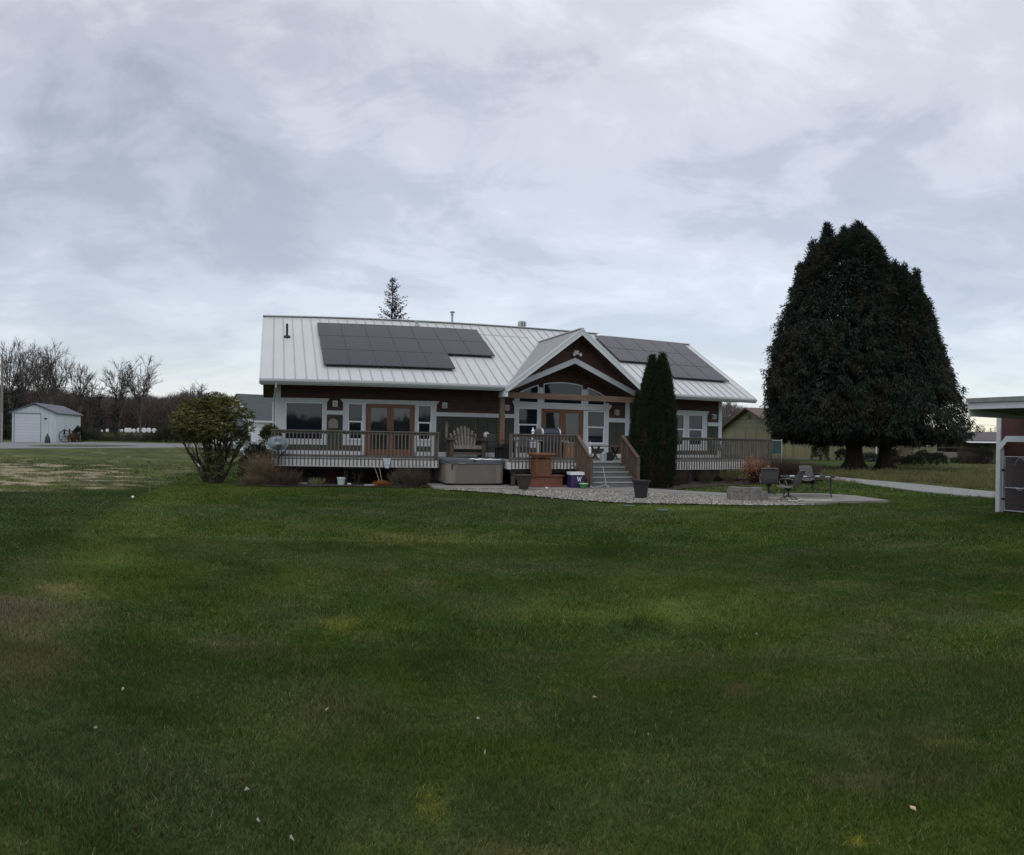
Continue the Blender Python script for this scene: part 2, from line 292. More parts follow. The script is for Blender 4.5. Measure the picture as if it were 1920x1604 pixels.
def zones(X, Y, speck=False):
    n = len(X); base = np.tile([[.043, .075, .013]], (n, 1))
    a = fbm(X*.22, Y*.22); b = fbm(X*.9+9, Y*.9+4, 4); c = fbm(X*3.1+2, Y*3.1, 3); m = fbm(X*.12+40, Y*.5+3, 3)
    mix = lambda base, col, f: base*(1-f[:, None])+np.array(col)[None]*f[:, None]
    base = mix(base, (.084, .106, .022), np.clip((a-.47)*3.2, 0, 1)*.6)
    base = mix(base, (.028, .052, .010), np.clip((.5-a)*4, 0, 1)*.55)
    base = mix(base, (.100, .090, .045), np.clip((b-.57)*5, 0, 1)*.45)
    base = mix(base, (.135, .145, .045), np.clip((c-.68)*5, 0, 1)*.35)
    base = mix(base, (.026, .05, .018), np.clip((.44-b)*5, 0, 1)*.45)
    base = mix(base, (.07, .088, .05), np.clip((m-.55)*5, 0, 1)*.4); e = fbm(X*2.3+13, Y*2.3+6, 4); base = mix(base, (.080, .105, .027), np.clip((e-.56)*7, 0, 1)*.25); base = mix(base, (.024, .048, .009), np.clip((.44-e)*7, 0, 1)*.25)
    for px, py, rx, ry, col, k in PATCH:
        p = gp(px, py); R = np.hypot(*p); u = p/R; v = np.array([u[1], -u[0]]); hx = rx/F*R; hy = abs(np.hypot(*gp(px, py-ry))-np.hypot(*gp(px, py+ry)))/2
        q = ((X-p[0])*v[0]+(Y-p[1])*v[1])/hx; t = ((X-p[0])*u[0]+(Y-p[1])*u[1])/hy; r2 = q*q+t*t
        pf = np.clip(np.exp(-r2*.9)*k*(.15+2.1*np.clip((.65*c+.35*b)-.25, 0, 1)), 0, 1)
        pf = np.clip(pf*1.35, 0, 1)
        if speck: pf = np.where(RNG.random(n) < pf*.8, .9, pf*.3)
        base = mix(base, col, pf)
    # pale uncut strip beside the dark close-mown corner in the left
    ds = sdist(X, Y, STR)
    base = mix(base, (.095, .135, .030), np.clip(1-np.abs(ds-.6-(b-.5))/(.8), 0, 1)*(.1+.55*c))
    base = mix(base, (.022, .046, .018), np.clip(-ds*2, 0, 1)*np.clip(1+(ds+14)*.2, 0, 1)*.5)
    # rough field and gravel scrape in the far left
    d = sdist(X, Y, LB)+(b-.5)*1.2; f = np.clip(d*1.5+.3, 0, 1)
    rough = np.tile([[.088, .108, .032]], (n, 1)); rough = mix(rough, (.14, .135, .06), np.clip((b-.5)*5, 0, 1)*.7); rough = mix(rough, (.055, .075, .028), np.clip((a-.5)*5, 0, 1)*.7); rough = mix(rough, (.035, .033, .022), np.clip((fbm(X*1.7+3, Y*1.7+8, 4)-.56)*7, 0, 1)*.8)
    base = base*(1-f[:, None])+rough*f[:, None]
    for (px, py, rx, ry, k) in ((90, 885, 180, 22, 1.), (0, 868, 120, 14, .8), (20, 908, 110, 9, .7), (190, 890, 70, 6, .7), (150, 870, 80, 4, .7)):
        p = gp(px, py); R = np.hypot(*p); u = p/R; v = np.array([u[1], -u[0]]); hx = rx/F*R; hy = (np.hypot(*gp(px, py-ry))-np.hypot(*gp(px, py+ry)))/2
        r2 = (((X-p[0])*v[0]+(Y-p[1])*v[1])/hx)**2+(((X-p[0])*u[0]+(Y-p[1])*u[1])/hy)**2
        g = np.clip((np.exp(-r2*.8)*k-.80+(fbm(X*1.1+5, Y*1.1, 5)-.5)*2.9)*3, 0, 1)*f
        base = mix(base, (.33, .27, .185), g*(.45+.5*np.clip(c*1.6-.3, 0, 1)))
    # wilder strip beyond the path in the right
    s, w_ = sw(X, Y); g = np.clip((s-21-(w_+12)*.25)*.6, 0, 1)*np.clip((13-w_)*.3, 0, 1)
    base = mix(base, (.125, .13, .045), g*(.25+.75*np.clip((b-.35)*3, 0, 1))*np.clip((3-w_)*.3+.3, .3, 1))
    base = mix(base, (.11, .085, .05), g*np.clip((a-.52)*6, 0, 1)*.6)
    return base
rr = np.concatenate([[.0, 1.2], np.geomspace(2.2, 140, 520), np.geomspace(150, 2500, 30)]); aa = np.linspace(-1.25, 1.25, 620)
RR, AA = np.meshgrid(rr, aa, indexing='ij'); gx = (RR*np.sin(AA)).ravel(); gy = (RR*np.cos(AA)).ravel()
gz = np.zeros_like(gx); far = np.hypot(gx, gy) > 15
gz += np.where((np.hypot(gx, gy) > 2), (fbm(gx*.35, gy*.35, 3)-.5)*.03, 0)
gz -= .02
na, nr = len(aa), len(rr); I = np.arange(nr*na).reshape(nr, na)
Fi = np.stack([I[:-1, :-1], I[:-1, 1:], I[1:, 1:], I[1:, :-1]], -1).reshape(-1, 4)[:, ::-1]
gm = colmat('lawn_ground', .95, .05)
ntg = gm.node_tree; b_ = ntg.nodes['Principled BSDF']; at_ = [x for x in ntg.nodes if x.type == 'ATTRIBUTE'][0]
nn_ = ntg.nodes.new('ShaderNodeTexNoise'); nn_.inputs['Scale'].default_value = 9; nn_.inputs['Detail'].default_value = 8; nn_.inputs['Roughness'].default_value = .75
tg = ntg.nodes.new('ShaderNodeTexCoord'); ntg.links.new(tg.outputs['Object'], nn_.inputs['Vector'])
mr_ = ntg.nodes.new('ShaderNodeMapRange'); mr_.inputs[1].default_value = .3; mr_.inputs[2].default_value = .7; mr_.inputs[3].default_value = .45; mr_.inputs[4].default_value = 1.45; ntg.links.new(nn_.outputs[0], mr_.inputs[0])
vs_ = ntg.nodes.new('ShaderNodeVectorMath'); vs_.operation = 'SCALE'; ntg.links.new(at_.outputs['Color'], vs_.inputs[0]); ntg.links.new(mr_.outputs[0], vs_.inputs['Scale']); ntg.links.new(vs_.outputs[0], b_.inputs['Base Color'])
bp_ = ntg.nodes.new('ShaderNodeBump'); bp_.inputs['Strength'].default_value = .8; bp_.inputs['Distance'].default_value = .04; ntg.links.new(nn_.outputs[0], bp_.inputs['Height']); ntg.links.new(bp_.outputs[0], b_.inputs['Normal'])
zc = zones(gx, gy)
go = npobj('ground', np.stack([gx, gy, gz], 1), Fi, zc, gm); meta(go, kind='structure')
# the rest of the land behind the viewpoint, a little lower so the sheets never meet
bk = MB().quad((-3000, -3000, -.06), (3000, -3000, -.06), (3000, 3000, -.06), (-3000, 3000, -.06)).build('field', mat('field_soil', (.05, .07, .03), 1, var=.3, vs=.3)); meta(bk, kind='structure')

def inpoly(X, Y, P):
    r = np.zeros(X.shape, bool); j = len(P)-1
    for i in range(len(P)):
        xi, yi = P[i]; xj, yj = P[j]; c = ((yi > Y) != (yj > Y)) & (X < (xj-xi)*(Y-yi)/((yj-yi) or 1e-9)+xi); r ^= c; j = i
    return r
# outlines in house coordinates (s, w)
GRAVEL = [(5.5, -3.75), (6.3, -4.6), (7.3, -5.76), (8.32, -8.0), (9.46, -9.28), (11.02, -10.2), (12.36, -11.3), (13.5, -11.9), (14.3, -10.3), (13.9, -8.8), (13.2, -8.2), (12.6, -7.3), (11.8, -6.4), (11., -5.75), (10., -5.1), (6.8, -3.95)]
SLAB = [(5.3, -3.4), (5.6, -.5), (8.2, -.5), (8.2, -2.0), (12.9, -3.0), (12.55, -4.9), (13.9, -7.6), (14.4, -8.57), (15.78, -8.63), (16.67, -9.14), (16.97, -10.52), (16.4, -12.4), (15.16, -11.9), (13.45, -11.72), (14.0, -10.6), (13.55, -9.0), (12.9, -8.0), (12.3, -7.1), (11.5, -6.25), (10.9, -5.72), (9.9, -5.06), (6.8, -3.9), (5.6, -3.7)]
PATHP = [gnd(1500, 889), gnd(1560, 894.5), gnd(1600, 898.5), gnd(1720, 909), gnd(1868, 924), gnd(1990, 936), gnd(1990, 950), gnd(1868, 934.5), gnd(1790, 929.5), gnd(1720, 922), gnd(1640, 911.5), gnd(1600, 905.5), gnd(1519, 895), gnd(1490, 892)]
DRIVE = [gnd(x, y) for x, y in ((-90, 828), (0, 829), (150, 829.3), (230, 830.5), (300, 831.5), (420, 834), (520, 836.5), (520, 843), (470, 841), (360, 839.5), (300, 840), (150, 841), (0, 841.5), (-120, 842))]
ISLE = [gnd(x, y) for x, y in ((50, 836.3), (100, 834.2), (180, 834.3), (262, 836.6), (180, 838.6), (90, 838))]
SPUR = [gnd(x, y) for x, y in ((445, 839), (486, 841), (486, 857), (468, 856.5), (449, 852))]
def hpoly(P, z): return [hw(s, w, z) for s, w in P]
def sheet(name, pts, z, m, thick=0.):
    me = bpy.data.meshes.new(name); V = [(p[0], p[1], z) for p in pts]; fs = [tuple(range(len(V)))]
    if thick:
        n = len(V); V += [(p[0], p[1], z-thick) for p in pts]; fs += [(i, i+n, (i+1) % n+n, (i+1) % n) for i in range(n)]
    me.from_pydata(V, [], fs); me.materials.append(m); import bmesh
    bm = bmesh.new(); bm.from_mesh(me); bmesh.ops.triangulate(bm, faces=bm.faces[:]); bmesh.ops.recalc_face_normals(bm, faces=bm.faces[:]); bm.to_mesh(me); bm.free()
    if me.polygons[0].normal.z < 0: me.flip_normals()
    o = bpy.data.objects.new(name, me); COL.objects.link(o); meta(o, kind='structure'); return o
sheet('patio', [hw(*p) for p in SLAB], .05, CONC, .12)
ASPH = mat('driveway_gravel', (.17, .172, .165), 1, var=.2, vs=1.2, bump=.4, bs=30)
sheet('driveway', DRIVE, .004, ASPH); sheet('path', PATHP, .03, mat('path_gravel', (.22, .225, .21), 1, var=.25, vs=5, bump=.7, bs=35), .06); sheet('driveway_apron', SPUR, .012, CONC2)
sheet('lawn_island', ISLE, .03, mat('island_grass', (.05, .07, .03), 1, var=.3, vs=2, bump=.5))
sheet('planting_bed', [hw(s, w) for s, w in ((-1.2, -2.9), (.5, -3.2), (2.5, -2.75), (4.4, -2.9), (5.3, -2.9), (5.35, 1.7), (-1.0, 1.7))], .012, SOIL)
sheet('planting_bed', [hw(s, w) for s, w in ((12.95, -3.1), (12.7, -4.6), (13.6, -5.0), (15.5, -4.1), (18.5, -3.6), (21.2, -4.4), (21.5, -1), (20.5, 1.7), (12.9, 1.7))], .012, SOIL)
sheet('deck_underside_soil', [hw(s, w) for s, w in ((8.25, -2.9), (12.9, -2.95), (12.9, 1.7), (8.25, 1.7))], .056, SOIL)
# river stones: one countless mass
def stones(P, n, z, name, smin, smax, col):
    P = np.array(P); lo = P.min(0); hi = P.max(0); q = RNG.uniform(lo, hi, (n*4, 2)); q = q[inpoly(q[:, 0], q[:, 1], P)][:n]; n = len(q)
    c = np.stack([q[:, 0]*DD[0]+(q[:, 1]+PD)*NN[0], q[:, 0]*DD[1]+(q[:, 1]+PD)*NN[1], np.full(n, z)], 1)
    o6 = np.array([[1, 0, 0], [.3, .95, 0], [-.8, .6, 0], [-.8, -.6, 0], [.3, -.95, 0], [0, 0, 1.]]); r = RNG.uniform(smin, smax, (n, 1, 1))
    sc3 = np.stack([RNG.uniform(.7, 1.4, n), RNG.uniform(.6, 1.1, n), RNG.uniform(.5, 1., n)], 1)[:, None]; a = RNG.uniform(0, 6.28, n)
    v = o6[None]*(1+RNG.normal(0, .12, (n, 6, 3)))*sc3*r; x = v[..., 0]*np.cos(a)[:, None]-v[..., 1]*np.sin(a)[:, None]; y = v[..., 0]*np.sin(a)[:, None]+v[..., 1]*np.cos(a)[:, None]
    V = np.stack([x, y, v[..., 2]], -1)+c[:, None]+np.array([0, 0, -.005]); base = (np.arange(n)*6)[:, None, None]; T = np.array([[0, 1, 5], [1, 2, 5], [2, 3, 5], [3, 4, 5], [4, 0, 5]])
    k = RNG.uniform(.35, 1.7, (n, 1))*np.array([col])*(1+RNG.normal(0, .06, (n, 3))); k[RNG.random(n) < .12] *= .4
    o = npobj(name, V.reshape(-1, 3), (base+T).reshape(-1, 3), np.repeat(np.clip(k, .01, .8), 6, 0), colmat(name+'_mat', .75, .3)); meta(o, kind='stuff'); return o
sheet('gravel_base', [hw(*p) for p in GRAVEL], .016, mat('grit', (.16, .15, .13), 1, var=.4, vs=30, bump=1, bs=60))
meta(stones(GRAVEL, 15000, .02, 'river_stones', .018, .05, (.215, .205, .175)), 'pale river stones filling the bed between patio edge and lawn', 'stones')
STRAY = [(s_+(.45 if s_ > 11 else -.28), w_-.22) if w_ < -3.6 and i < 9 else (s_, w_+.25) for i, (s_, w_) in enumerate(GRAVEL)]
meta(stones(STRAY, 1500, .03, 'stray_stones', .014, .036, (.20, .19, .16)), 'loose river stones strayed over the edge of the stone bed', 'stones')
# mown grass: one countless mass of blades, thinning with distance
def blades(n, r0, r1, h0, h1, w0, w1, amax=.76):
    r = np.sqrt(RNG.uniform(r0*r0, r1*r1, n)); a = RNG.uniform(-amax, amax, n); x = r*np.sin(a); y = r*np.cos(a); s, w_ = sw(x, y)
    P = np.array
    keep = ~(inpoly(s, w_, GRAVEL) | inpoly(s, w_, SLAB)) & ~((s > -1.2) & (s < 21) & (w_ > -2.9)) & ~inpoly(x, y, PATHP)
    keep &= ~((sdist(x, y, LB) > 0) & (RNG.random(n) < .6)); x, y = x[keep], y[keep]; n = len(x); col = zones(x, y, True)
    keep = ~((col[:, 0] > .24) & (RNG.random(n) < .7)); x, y, col = x[keep], y[keep], col[keep]; n = len(x)
    clump = np.clip(fbm(x*2.2, y*2.2, 3)*1.7-.35, .25, 1.2)+np.clip((fbm(x*1.1+60, y*1.1, 3)-.56)*6, 0, .9); h = RNG.uniform(h0, h1, n)*(.55+.8*clump); wd = RNG.uniform(w0, w1, n); th = RNG.uniform(0, 6.283, n); ln = RNG.normal(0, .55, (n, 2))
    B = np.stack([x, y, np.full(n, -.02)+(fbm(x*.35, y*.35, 3)-.5)*.03], 1); S = np.stack([np.cos(th), np.sin(th), np.zeros(n)], 1)*wd[:, None]/2; T = np.concatenate([ln*h[:, None], h[:, None]], 1)
    V = np.stack([B-S, B+S, B+T], 1).reshape(-1, 3); k = col*RNG.uniform(.4, 2.0, (n, 1))*(1+RNG.normal(0, .09, (n, 3))); dry = RNG.random(n) < .02+.16*np.clip(fbm(x*1.3+7, y*1.3+3, 3)-.42, 0, 1)*2.5; k[dry] = np.array([.26, .23, .12])*RNG.uniform(.4, 1.2, (dry.sum(), 1))
    return V, np.repeat(np.clip(k, .008, .6), 3, 0)
bl = [blades(380000, 2.6, 6, .012, .034, .0025, .005), blades(400000, 6, 12, .015, .036, .0045, .008), blades(330000, 12, 24, .018, .042, .009, .018), blades(90000, 24, 42, .03, .07, .02, .04)]
V = np.concatenate([b[0] for b in bl]); K = np.concatenate([b[1] for b in bl])
o = npobj('grass', V, np.arange(len(V)).reshape(-1, 3), K, BLADE); meta(o, 'short dark green lawn grass spreading across the whole yard', 'grass', kind='stuff')
# ------------------------------------------------------------------ the house (frame 'h': s along the back wall, w inward, z up)
HE, SLP = 3.75, .528
def rz(w_): return HE+SLP*w_
house = Thing('house', 'brown shingled single storey house with white trim and a pale standing seam metal roof', 'house', (0, 0, 0), 'h')
W1 = 1.8; SR = 20.41
def ext(mb, pts, w0, th):   # polygon in (s,z) on plane w0, thickness th toward the viewer
    return mb.prism([(s, w0, z) for s, z in pts], (0, -th, 0))
def rect(mb, s0, s1, z0, z1, w0=W1, th=.03): return mb.box(s0, s1, w0-th, w0, z0, z1)
# walls
wl = MB(); wl.box(.1, 8.9, W1, W1+.15, .86, 3.62); wl.box(15.15, SR, W1, W1+.15, .86, 3.62)
wl.prism([(8.9, W1, .86), (15.15, W1, .86), (15.15, W1, 3.62), (12.05, W1, 4.97), (8.9, W1, 3.62)], (0, .15, 0))
wl.box(.1, .25, W1+.15, 10.5, 0, 3.62); wl.box(SR-.15, SR, W1+.15, 10.5, 0, 3.62); wl.box(.1, SR, 10.5, 10.65, 0, 3.62)
for s0 in (.1, SR-.15): wl.prism([(s0, W1+.15, 3.62), (s0, 10.5, 3.62), (s0, 6.15, 6.6)], (.15, 0, 0))
house.part('wall', wl, BROWN)
house.part('foundation', MB().box(.12, SR-.02, W1+.02, W1+.12, 0, .86), FOUND)
for a, b, t in ((.32, 2.95, 1.3), (2.15, 2.79, 2.49), (5.8, 6.57, 1.3), (6.57, 9.9, 2.53), (14.3, 15.12, 2.49), (15.33, 17.2, 2.47), (17.2, 19.6, 1.3), (19.55, 20.22, 2.45), (13.05, 14.3, 1.3), (10.0, 11.1, 1.3)): house.part('green_siding', MB().box(a, b, W1-.012-.001*(a % 3), W1, 1.05, t), GREEN)
bt = MB(); s = 6.75
while s < 9.9: house.part('batten', MB().box(s-.02, s+.02, W1-.035, W1-.016, 1.07, 2.53), BATT); s += .405
for s in (14.72, 15.75, 16.2, 16.7, 19.88, 2.58): house.part('batten', MB().box(s-.018, s+.018, W1-.035, W1-.016, 1.07, 2.46), BATT)
def trim(name, rects, polys=(), th=.045):
    t = MB()
    for r in rects: rect(t, *r, th=th)
    for p in polys: ext(t, p, W1, th+.006)
    return house.part(name, t, WHITE)
trim('corner_board', [(.09, .32, .9, 3.61)]); trim('corner_board', [(20.22, 20.42, .88, 3.6)]); trim('corner_board', [(15.12, 15.33, .9, 3.6)])
trim('base_board', [(.32, 3.70, .89, 1.07)]); trim('base_board', [(5.68, 11.1, .89, 1.08)]); trim('base_board', [(13.07, 15.12, .89, 1.07)]); trim('base_board', [(15.33, 20.22, .87, 1.05)])
trim('belt_board', [(2.15, 2.79, 2.5, 2.66)], th=.04); trim('belt_board', [(6.57, 9.9, 2.53, 2.69)], th=.04); trim('belt_board', [(14.3, 15.12, 2.47, 2.66)], th=.04); trim('belt_board', [(15.33, 17.1, 2.46, 2.64)], th=.04); trim('belt_board', [(19.6, 20.22, 2.43, 2.61)], th=.04)
def window(s0, s1, z0, z1, rail=None, name='window', fw=.035, mat_=WHITE2):
    """frame ring plus pane; the pane sits back in the opening"""
    f = MB(); w0 = W1-.02
    for a in ((s0, s0+fw, z0, z1), (s1-fw, s1, z0, z1), (s0+fw, s1-fw, z1-fw, z1), (s0+fw, s1-fw, z0, z0+fw)): f.box(a[0], a[1], w0-.055, w0, a[2], a[3])
    if rail:
        f.box(s0+fw, s1-fw, w0-.05, w0, rail-.03, rail+.03)
        for q in (s0+fw, s1-fw-.03): f.box(q, q+.03, w0-.045, w0, z0+fw, rail-.03)
        f.box(s0+fw+.03, s1-fw-.03, w0-.045, w0, z0+fw, z0+fw+.03)
    o = house.part(name, f, mat_)
    p = MB().quad((s0+.01, w0-.012, z0+.01), (s1-.01, w0-.012, z0+.01), (s1-.01, w0-.012, z1-.01), (s0+.01, w0-.012, z1-.01))
    house.part('pane', p, PANE, o); return o
# big picture window group
trim('window_surround', [(.321, .52, 1.3, 2.96), (2.0, 2.15, 1.3, 2.96), (.52, 2.0, 1.3, 1.49)], [[(.321, 2.961), (2.15, 2.961), (2.15, 2.985), (2.25, 3.13), (.321, 3.13)]])
window(.52, 2.0, 1.49, 2.96)
# door group with two side windows
trim('window_surround', [(2.79, 2.98, 1.3, 2.96), (3.58, 3.7, .89, 2.96), (2.98, 3.58, 1.3, 1.51), (5.68, 5.79, .89, 2.96), (6.36, 6.57, 1.08, 2.96), (5.79, 6.36, 1.3, 1.53)], [[(2.79, 2.961), (6.57, 2.961), (6.57, 2.985), (6.69, 3.13), (2.66, 3.13), (2.79, 2.985)]])
window(2.98, 3.58, 1.51, 2.96, 2.24); window(5.79, 6.36, 1.53, 2.96, 2.25)
def doors(s0, s1, z0, z1, name='french_door'):
    mid = (s0+s1)/2; w0 = W1-.02
    fr = MB()
    for a in ((s0, s0+.06, z0, z1), (s1-.06, s1, z0, z1), (s0+.06, s1-.06, z1-.05, z1)): fr.box(a[0], a[1], w0-.06, w0, a[2], a[3])
    house.part('door_frame', fr, DOOR)
    for a, b, hs in ((s0+.062, mid-.004, 1), (mid+.004, s1-.062, -1)):
        d = MB(); st = .13
        for q in ((a, a+st, z0, z1-.052), (b-st, b, z0, z1-.052), (a+st, b-st, z1-.16, z1-.052), (a+st, b-st, z0, z0+.26)): d.box(q[0], q[1], w0-.05, w0, q[2], q[3])
        o = house.part('door', d, DOOR)
        house.part('door_glass', MB().quad((a+st-.01, w0-.02, z0+.25), (b-st+.01, w0-.02, z0+.25), (b-st+.01, w0-.02, z1-.15), (a+st-.01, w0-.02, z1-.15)), PANE2, o)
        x = (b-.05) if hs > 0 else (a+.05)
        house.part('handle', MB().box(x-.015, x+.015, w0-.062, w0-.05, z0+.93, z0+1.08).tube([(x, w0-.06, z0+1.0), (x, w0-.10, z0+1.0), (x-hs*.10, w0-.10, z0+1.0)], .010, 6), DKMET, o)
doors(3.71, 5.67, .9, 2.96)
# porch group: door, side windows, arched transom
trim('window_surround', [(9.9, 10.06, 1.08, 3.6), (10.95, 11.11, 1.08, 2.96), (13.06, 13.23, 1.08, 2.94), (14.09, 14.3, 1.08, 3.3), (10.06, 10.95, 1.3, 1.5), (13.23, 14.09, 1.3, 1.5), (10.06, 14.09, 2.965, 3.18), (10.97, 11.17, 3.18, 3.86), (13.0, 13.22, 3.18, 3.86)],
     [[(9.84, 3.14), (9.9, 3.02), (9.9, 3.26), (9.8, 3.26)], [(14.3, 3.0), (14.42, 3.14), (14.42, 3.24), (14.3, 3.24)]])
window(10.06, 10.95, 1.5, 2.96, 2.27); window(13.23, 14.09, 1.5, 2.94, 2.23); doors(11.12, 13.05, .9, 2.96)
RA, CZ, CS = 4.18, 4.12-4.18, 12.08
def az_(s): return CZ+math.sqrt(RA*RA-(s-CS)**2)
def arch(s0, s1, n=10):
    S = [s0+(s1-s0)*i/n for i in range(n+1)]; w0 = W1-.02; o = MB()
    for a, b in zip(S[:-1], S[1:]): o.hexa([(a, w0-.05, az_(a)-.045), (b, w0-.05, az_(b)-.045), (b, w0, az_(b)-.045), (a, w0, az_(a)-.045), (a, w0-.05, az_(a)), (b, w0-.05, az_(b)), (b, w0, az_(b)), (a, w0, az_(a))])
    o.box(s0, s1, w0-.05, w0, 3.185, 3.22)
    for q in (s0, s1-.035): o.box(q, q+.035, w0-.048, w0, 3.22, min(az_(q), az_(q+.035))-.04)
    f = house.part('transom_window', o, WHITE2)
    P = [(s0+.01, w0-.012, 3.2), (s1-.01, w0-.012, 3.2)]+[(s, w0-.012, az_(s)-.02) for s in S[::-1]]
    house.part('pane', MB().quad(*P), PANE, f)
arch(10.07, 10.96); arch(11.18, 12.99, 16); arch(13.23, 14.08)
# right window group
trim('window_surround', [(17.0, 17.16, 1.25, 2.94), (18.23, 18.46, 1.25, 2.94), (19.29, 19.55, 1.25, 2.94), (17.16, 18.23, 1.25, 1.47), (18.46, 19.29, 1.25, 1.47)], [[(17.0, 2.941), (19.55, 2.941), (19.55, 2.97), (19.66, 3.13), (16.9, 3.13), (17.0, 2.97)]])
window(17.16, 18.23, 1.47, 2.94, 2.24); window(18.46, 19.29, 1.47, 2.94, 2.24)
# wall lamps
def lamp(s, z, w0=W1, sc_=1.):
    a = MB().box(s-.10*sc_, s+.10*sc_, w0-.03, w0, z-.12*sc_, z+.12*sc_); a.box(s-.09, s+.09, w0-.16, w0-.03, z+.07, z+.09); a.box(s-.09, s+.09, w0-.16, w0-.03, z-.10, z-.085)
    for q in (-.085, .075): a.box(s+q, s+q+.012, w0-.155, w0-.143, z-.085, z+.07)
    o = house.part('wall_lamp', a, STEEL); house.part('lamp_glass', MB().box(s-.055, s+.055, w0-.125, w0-.035, z-.08, z+.065), LAMPG, o)
for s_, z_ in ((2.47, 2.93), (6.9, 2.97), (9.56, 2.95), (14.68, 2.91), (19.93, 2.89)): lamp(s_, z_)
# flood light in the porch gable
fl = MB().box(12.03, 12.23, .50, .54, 5.2, 5.36)
for a in (-.14, .14): fl.lathe((12.13+a, .43, 5.16), [(.02, -.05), (.065, -.03), (.07, .06), (.03, .1)], 10)
fl.tube([(12.0, .47, 5.2), (12.26, .47, 5.2)], .02, 6); house.part('flood_light', fl, WHITE2)
# roof: pale steel pans with raised ribs; porch gable cuts into the front slope
S0, S1, SM = -.48, 21.07, 15.73; GP, GZ, GS = 12.04, 6.15, .784; gw = (GZ-HE)/SLP; gl = GP-(GZ-HE)/GS; gr = GP+(GZ-HE)/GS; RW = 6.17; RW2 = 5.88; TT = .1
rf = MB(); P = lambda s, w_, dz=0: (s, w_, rz(w_)+dz)
def slab(poly, dz=-TT, mb=rf): mb.prism([tuple(p) for p in poly], (0, 0, dz))
slab([P(S0, 0), P(gl, 0), P(GP, gw), P(GP, RW), P(S0, RW)]); slab([P(gr, 0), P(S1, 0), P(S1, RW2), P(SM, RW2), P(GP, RW2), P(GP, gw)]); slab([P(GP, RW2), P(SM, RW2), P(SM, RW), P(GP, RW)])
bz = lambda w_, R: rz(R)-(w_-R)*SLP
rf.prism([(S0, RW, rz(RW)), (SM, RW, rz(RW)), (SM, 2*RW, HE), (S0, 2*RW, HE)], (0, 0, -TT)); rf.prism([(SM, RW2, rz(RW2)), (S1, RW2, rz(RW2)), (S1, 2*RW2, HE), (SM, 2*RW2, HE)], (0, 0, -TT))
roof = house.part('roof', rf, ROOFM)
gf = MB(); G0 = -.2; gfl = GP-(GZ-3.62)/GS; gfr = GP+(GZ-3.62)/GS
gf.prism([(GP, G0, GZ), (GP, gw, GZ), (gl, 0, HE), (gfl, G0, 3.62)], (0, 0, -.09)); gf.prism([(GP, G0, GZ), (gfr, G0, 3.62), (gr, 0, HE), (GP, gw, GZ)], (0, 0, -.09))
house.part('gable_roof', gf, ROOFM)
rb = MB(); s = 0.0
def ribseg(a, b): rb.beam((a[0], a[1], a[2]+.012), (b[0], b[1], b[2]+.012), .022, .036)
k = -1
while s < S1-.1:
    top = (RW if s < SM else RW2); st = 0
    if gl < s < GP: st = (s-gl)/(GP-gl)*gw
    elif GP <= s < gr: st = (gr-s)/(gr-GP)*gw
    ribseg(P(s, st), P(s, top)); s += .4125
ribs = house.part('roof_rib', rb, RIB, roof)
gb = MB(); q = .12
while q < gw-.2:     # ribs run down the porch gable's slopes
    for sg in (-1, 1):
        e = (GZ-HE)/GS*(1-q/gw); a = (GP, q, GZ+.01); b = (GP+sg*e, q, GZ-e*GS+.01); gb.beam(a, b, .02, .03)
    q += .24
house.part('roof_rib', gb, RIB, roof)
cp = MB(); cp.beam((S0-.03, RW, rz(RW)+.03), (SM+.04, RW, rz(RW)+.03), .22, .04); cp.beam((SM+.05, RW2, rz(RW2)+.03), (S1+.03, RW2, rz(RW2)+.03), .22, .04); cp.beam((GP, G0-.02, GZ+.02), (GP, gw+.1, GZ+.02), .16, .035)
for sg, e in ((-1, gl), (1, gr)): cp.beam((GP, gw, rz(gw)+.012), (e, .02, HE+.012), .10, .03)
house.part('ridge_cap', cp, mat('ridge_cap', (.40, .41, .41), .4, var=.06), roof)
hl = MB().beam((9.25, 5.02, rz(5.02)+.006), (GP-.4, 4.98, rz(4.98)+.006), .02, .012); house.part('roof_joint', hl, RIB, roof)
# rakes, fascia, soffit, gutters
for s_, R_ in ((S0, RW), (S1, RW2)):
    rk = MB(); sg = -1 if s_ < 1 else 1; x0, x1 = sorted((s_, s_+sg*.03)); f = lambda w_: HE+SLP*w_ if w_ <= R_ else rz(R_)-(w_-R_)*SLP
    for a, b in ((-.02, R_), (R_, 2*R_)): rk.hexa([(x0, a, f(a)-.2), (x1, a, f(a)-.2), (x1, b, f(b)-.2), (x0, b, f(b)-.2), (x0, a, f(a)+.02), (x1, a, f(a)+.02), (x1, b, f(b)+.02), (x0, b, f(b)+.02)])
    house.part('rake_board', rk, WHITE)

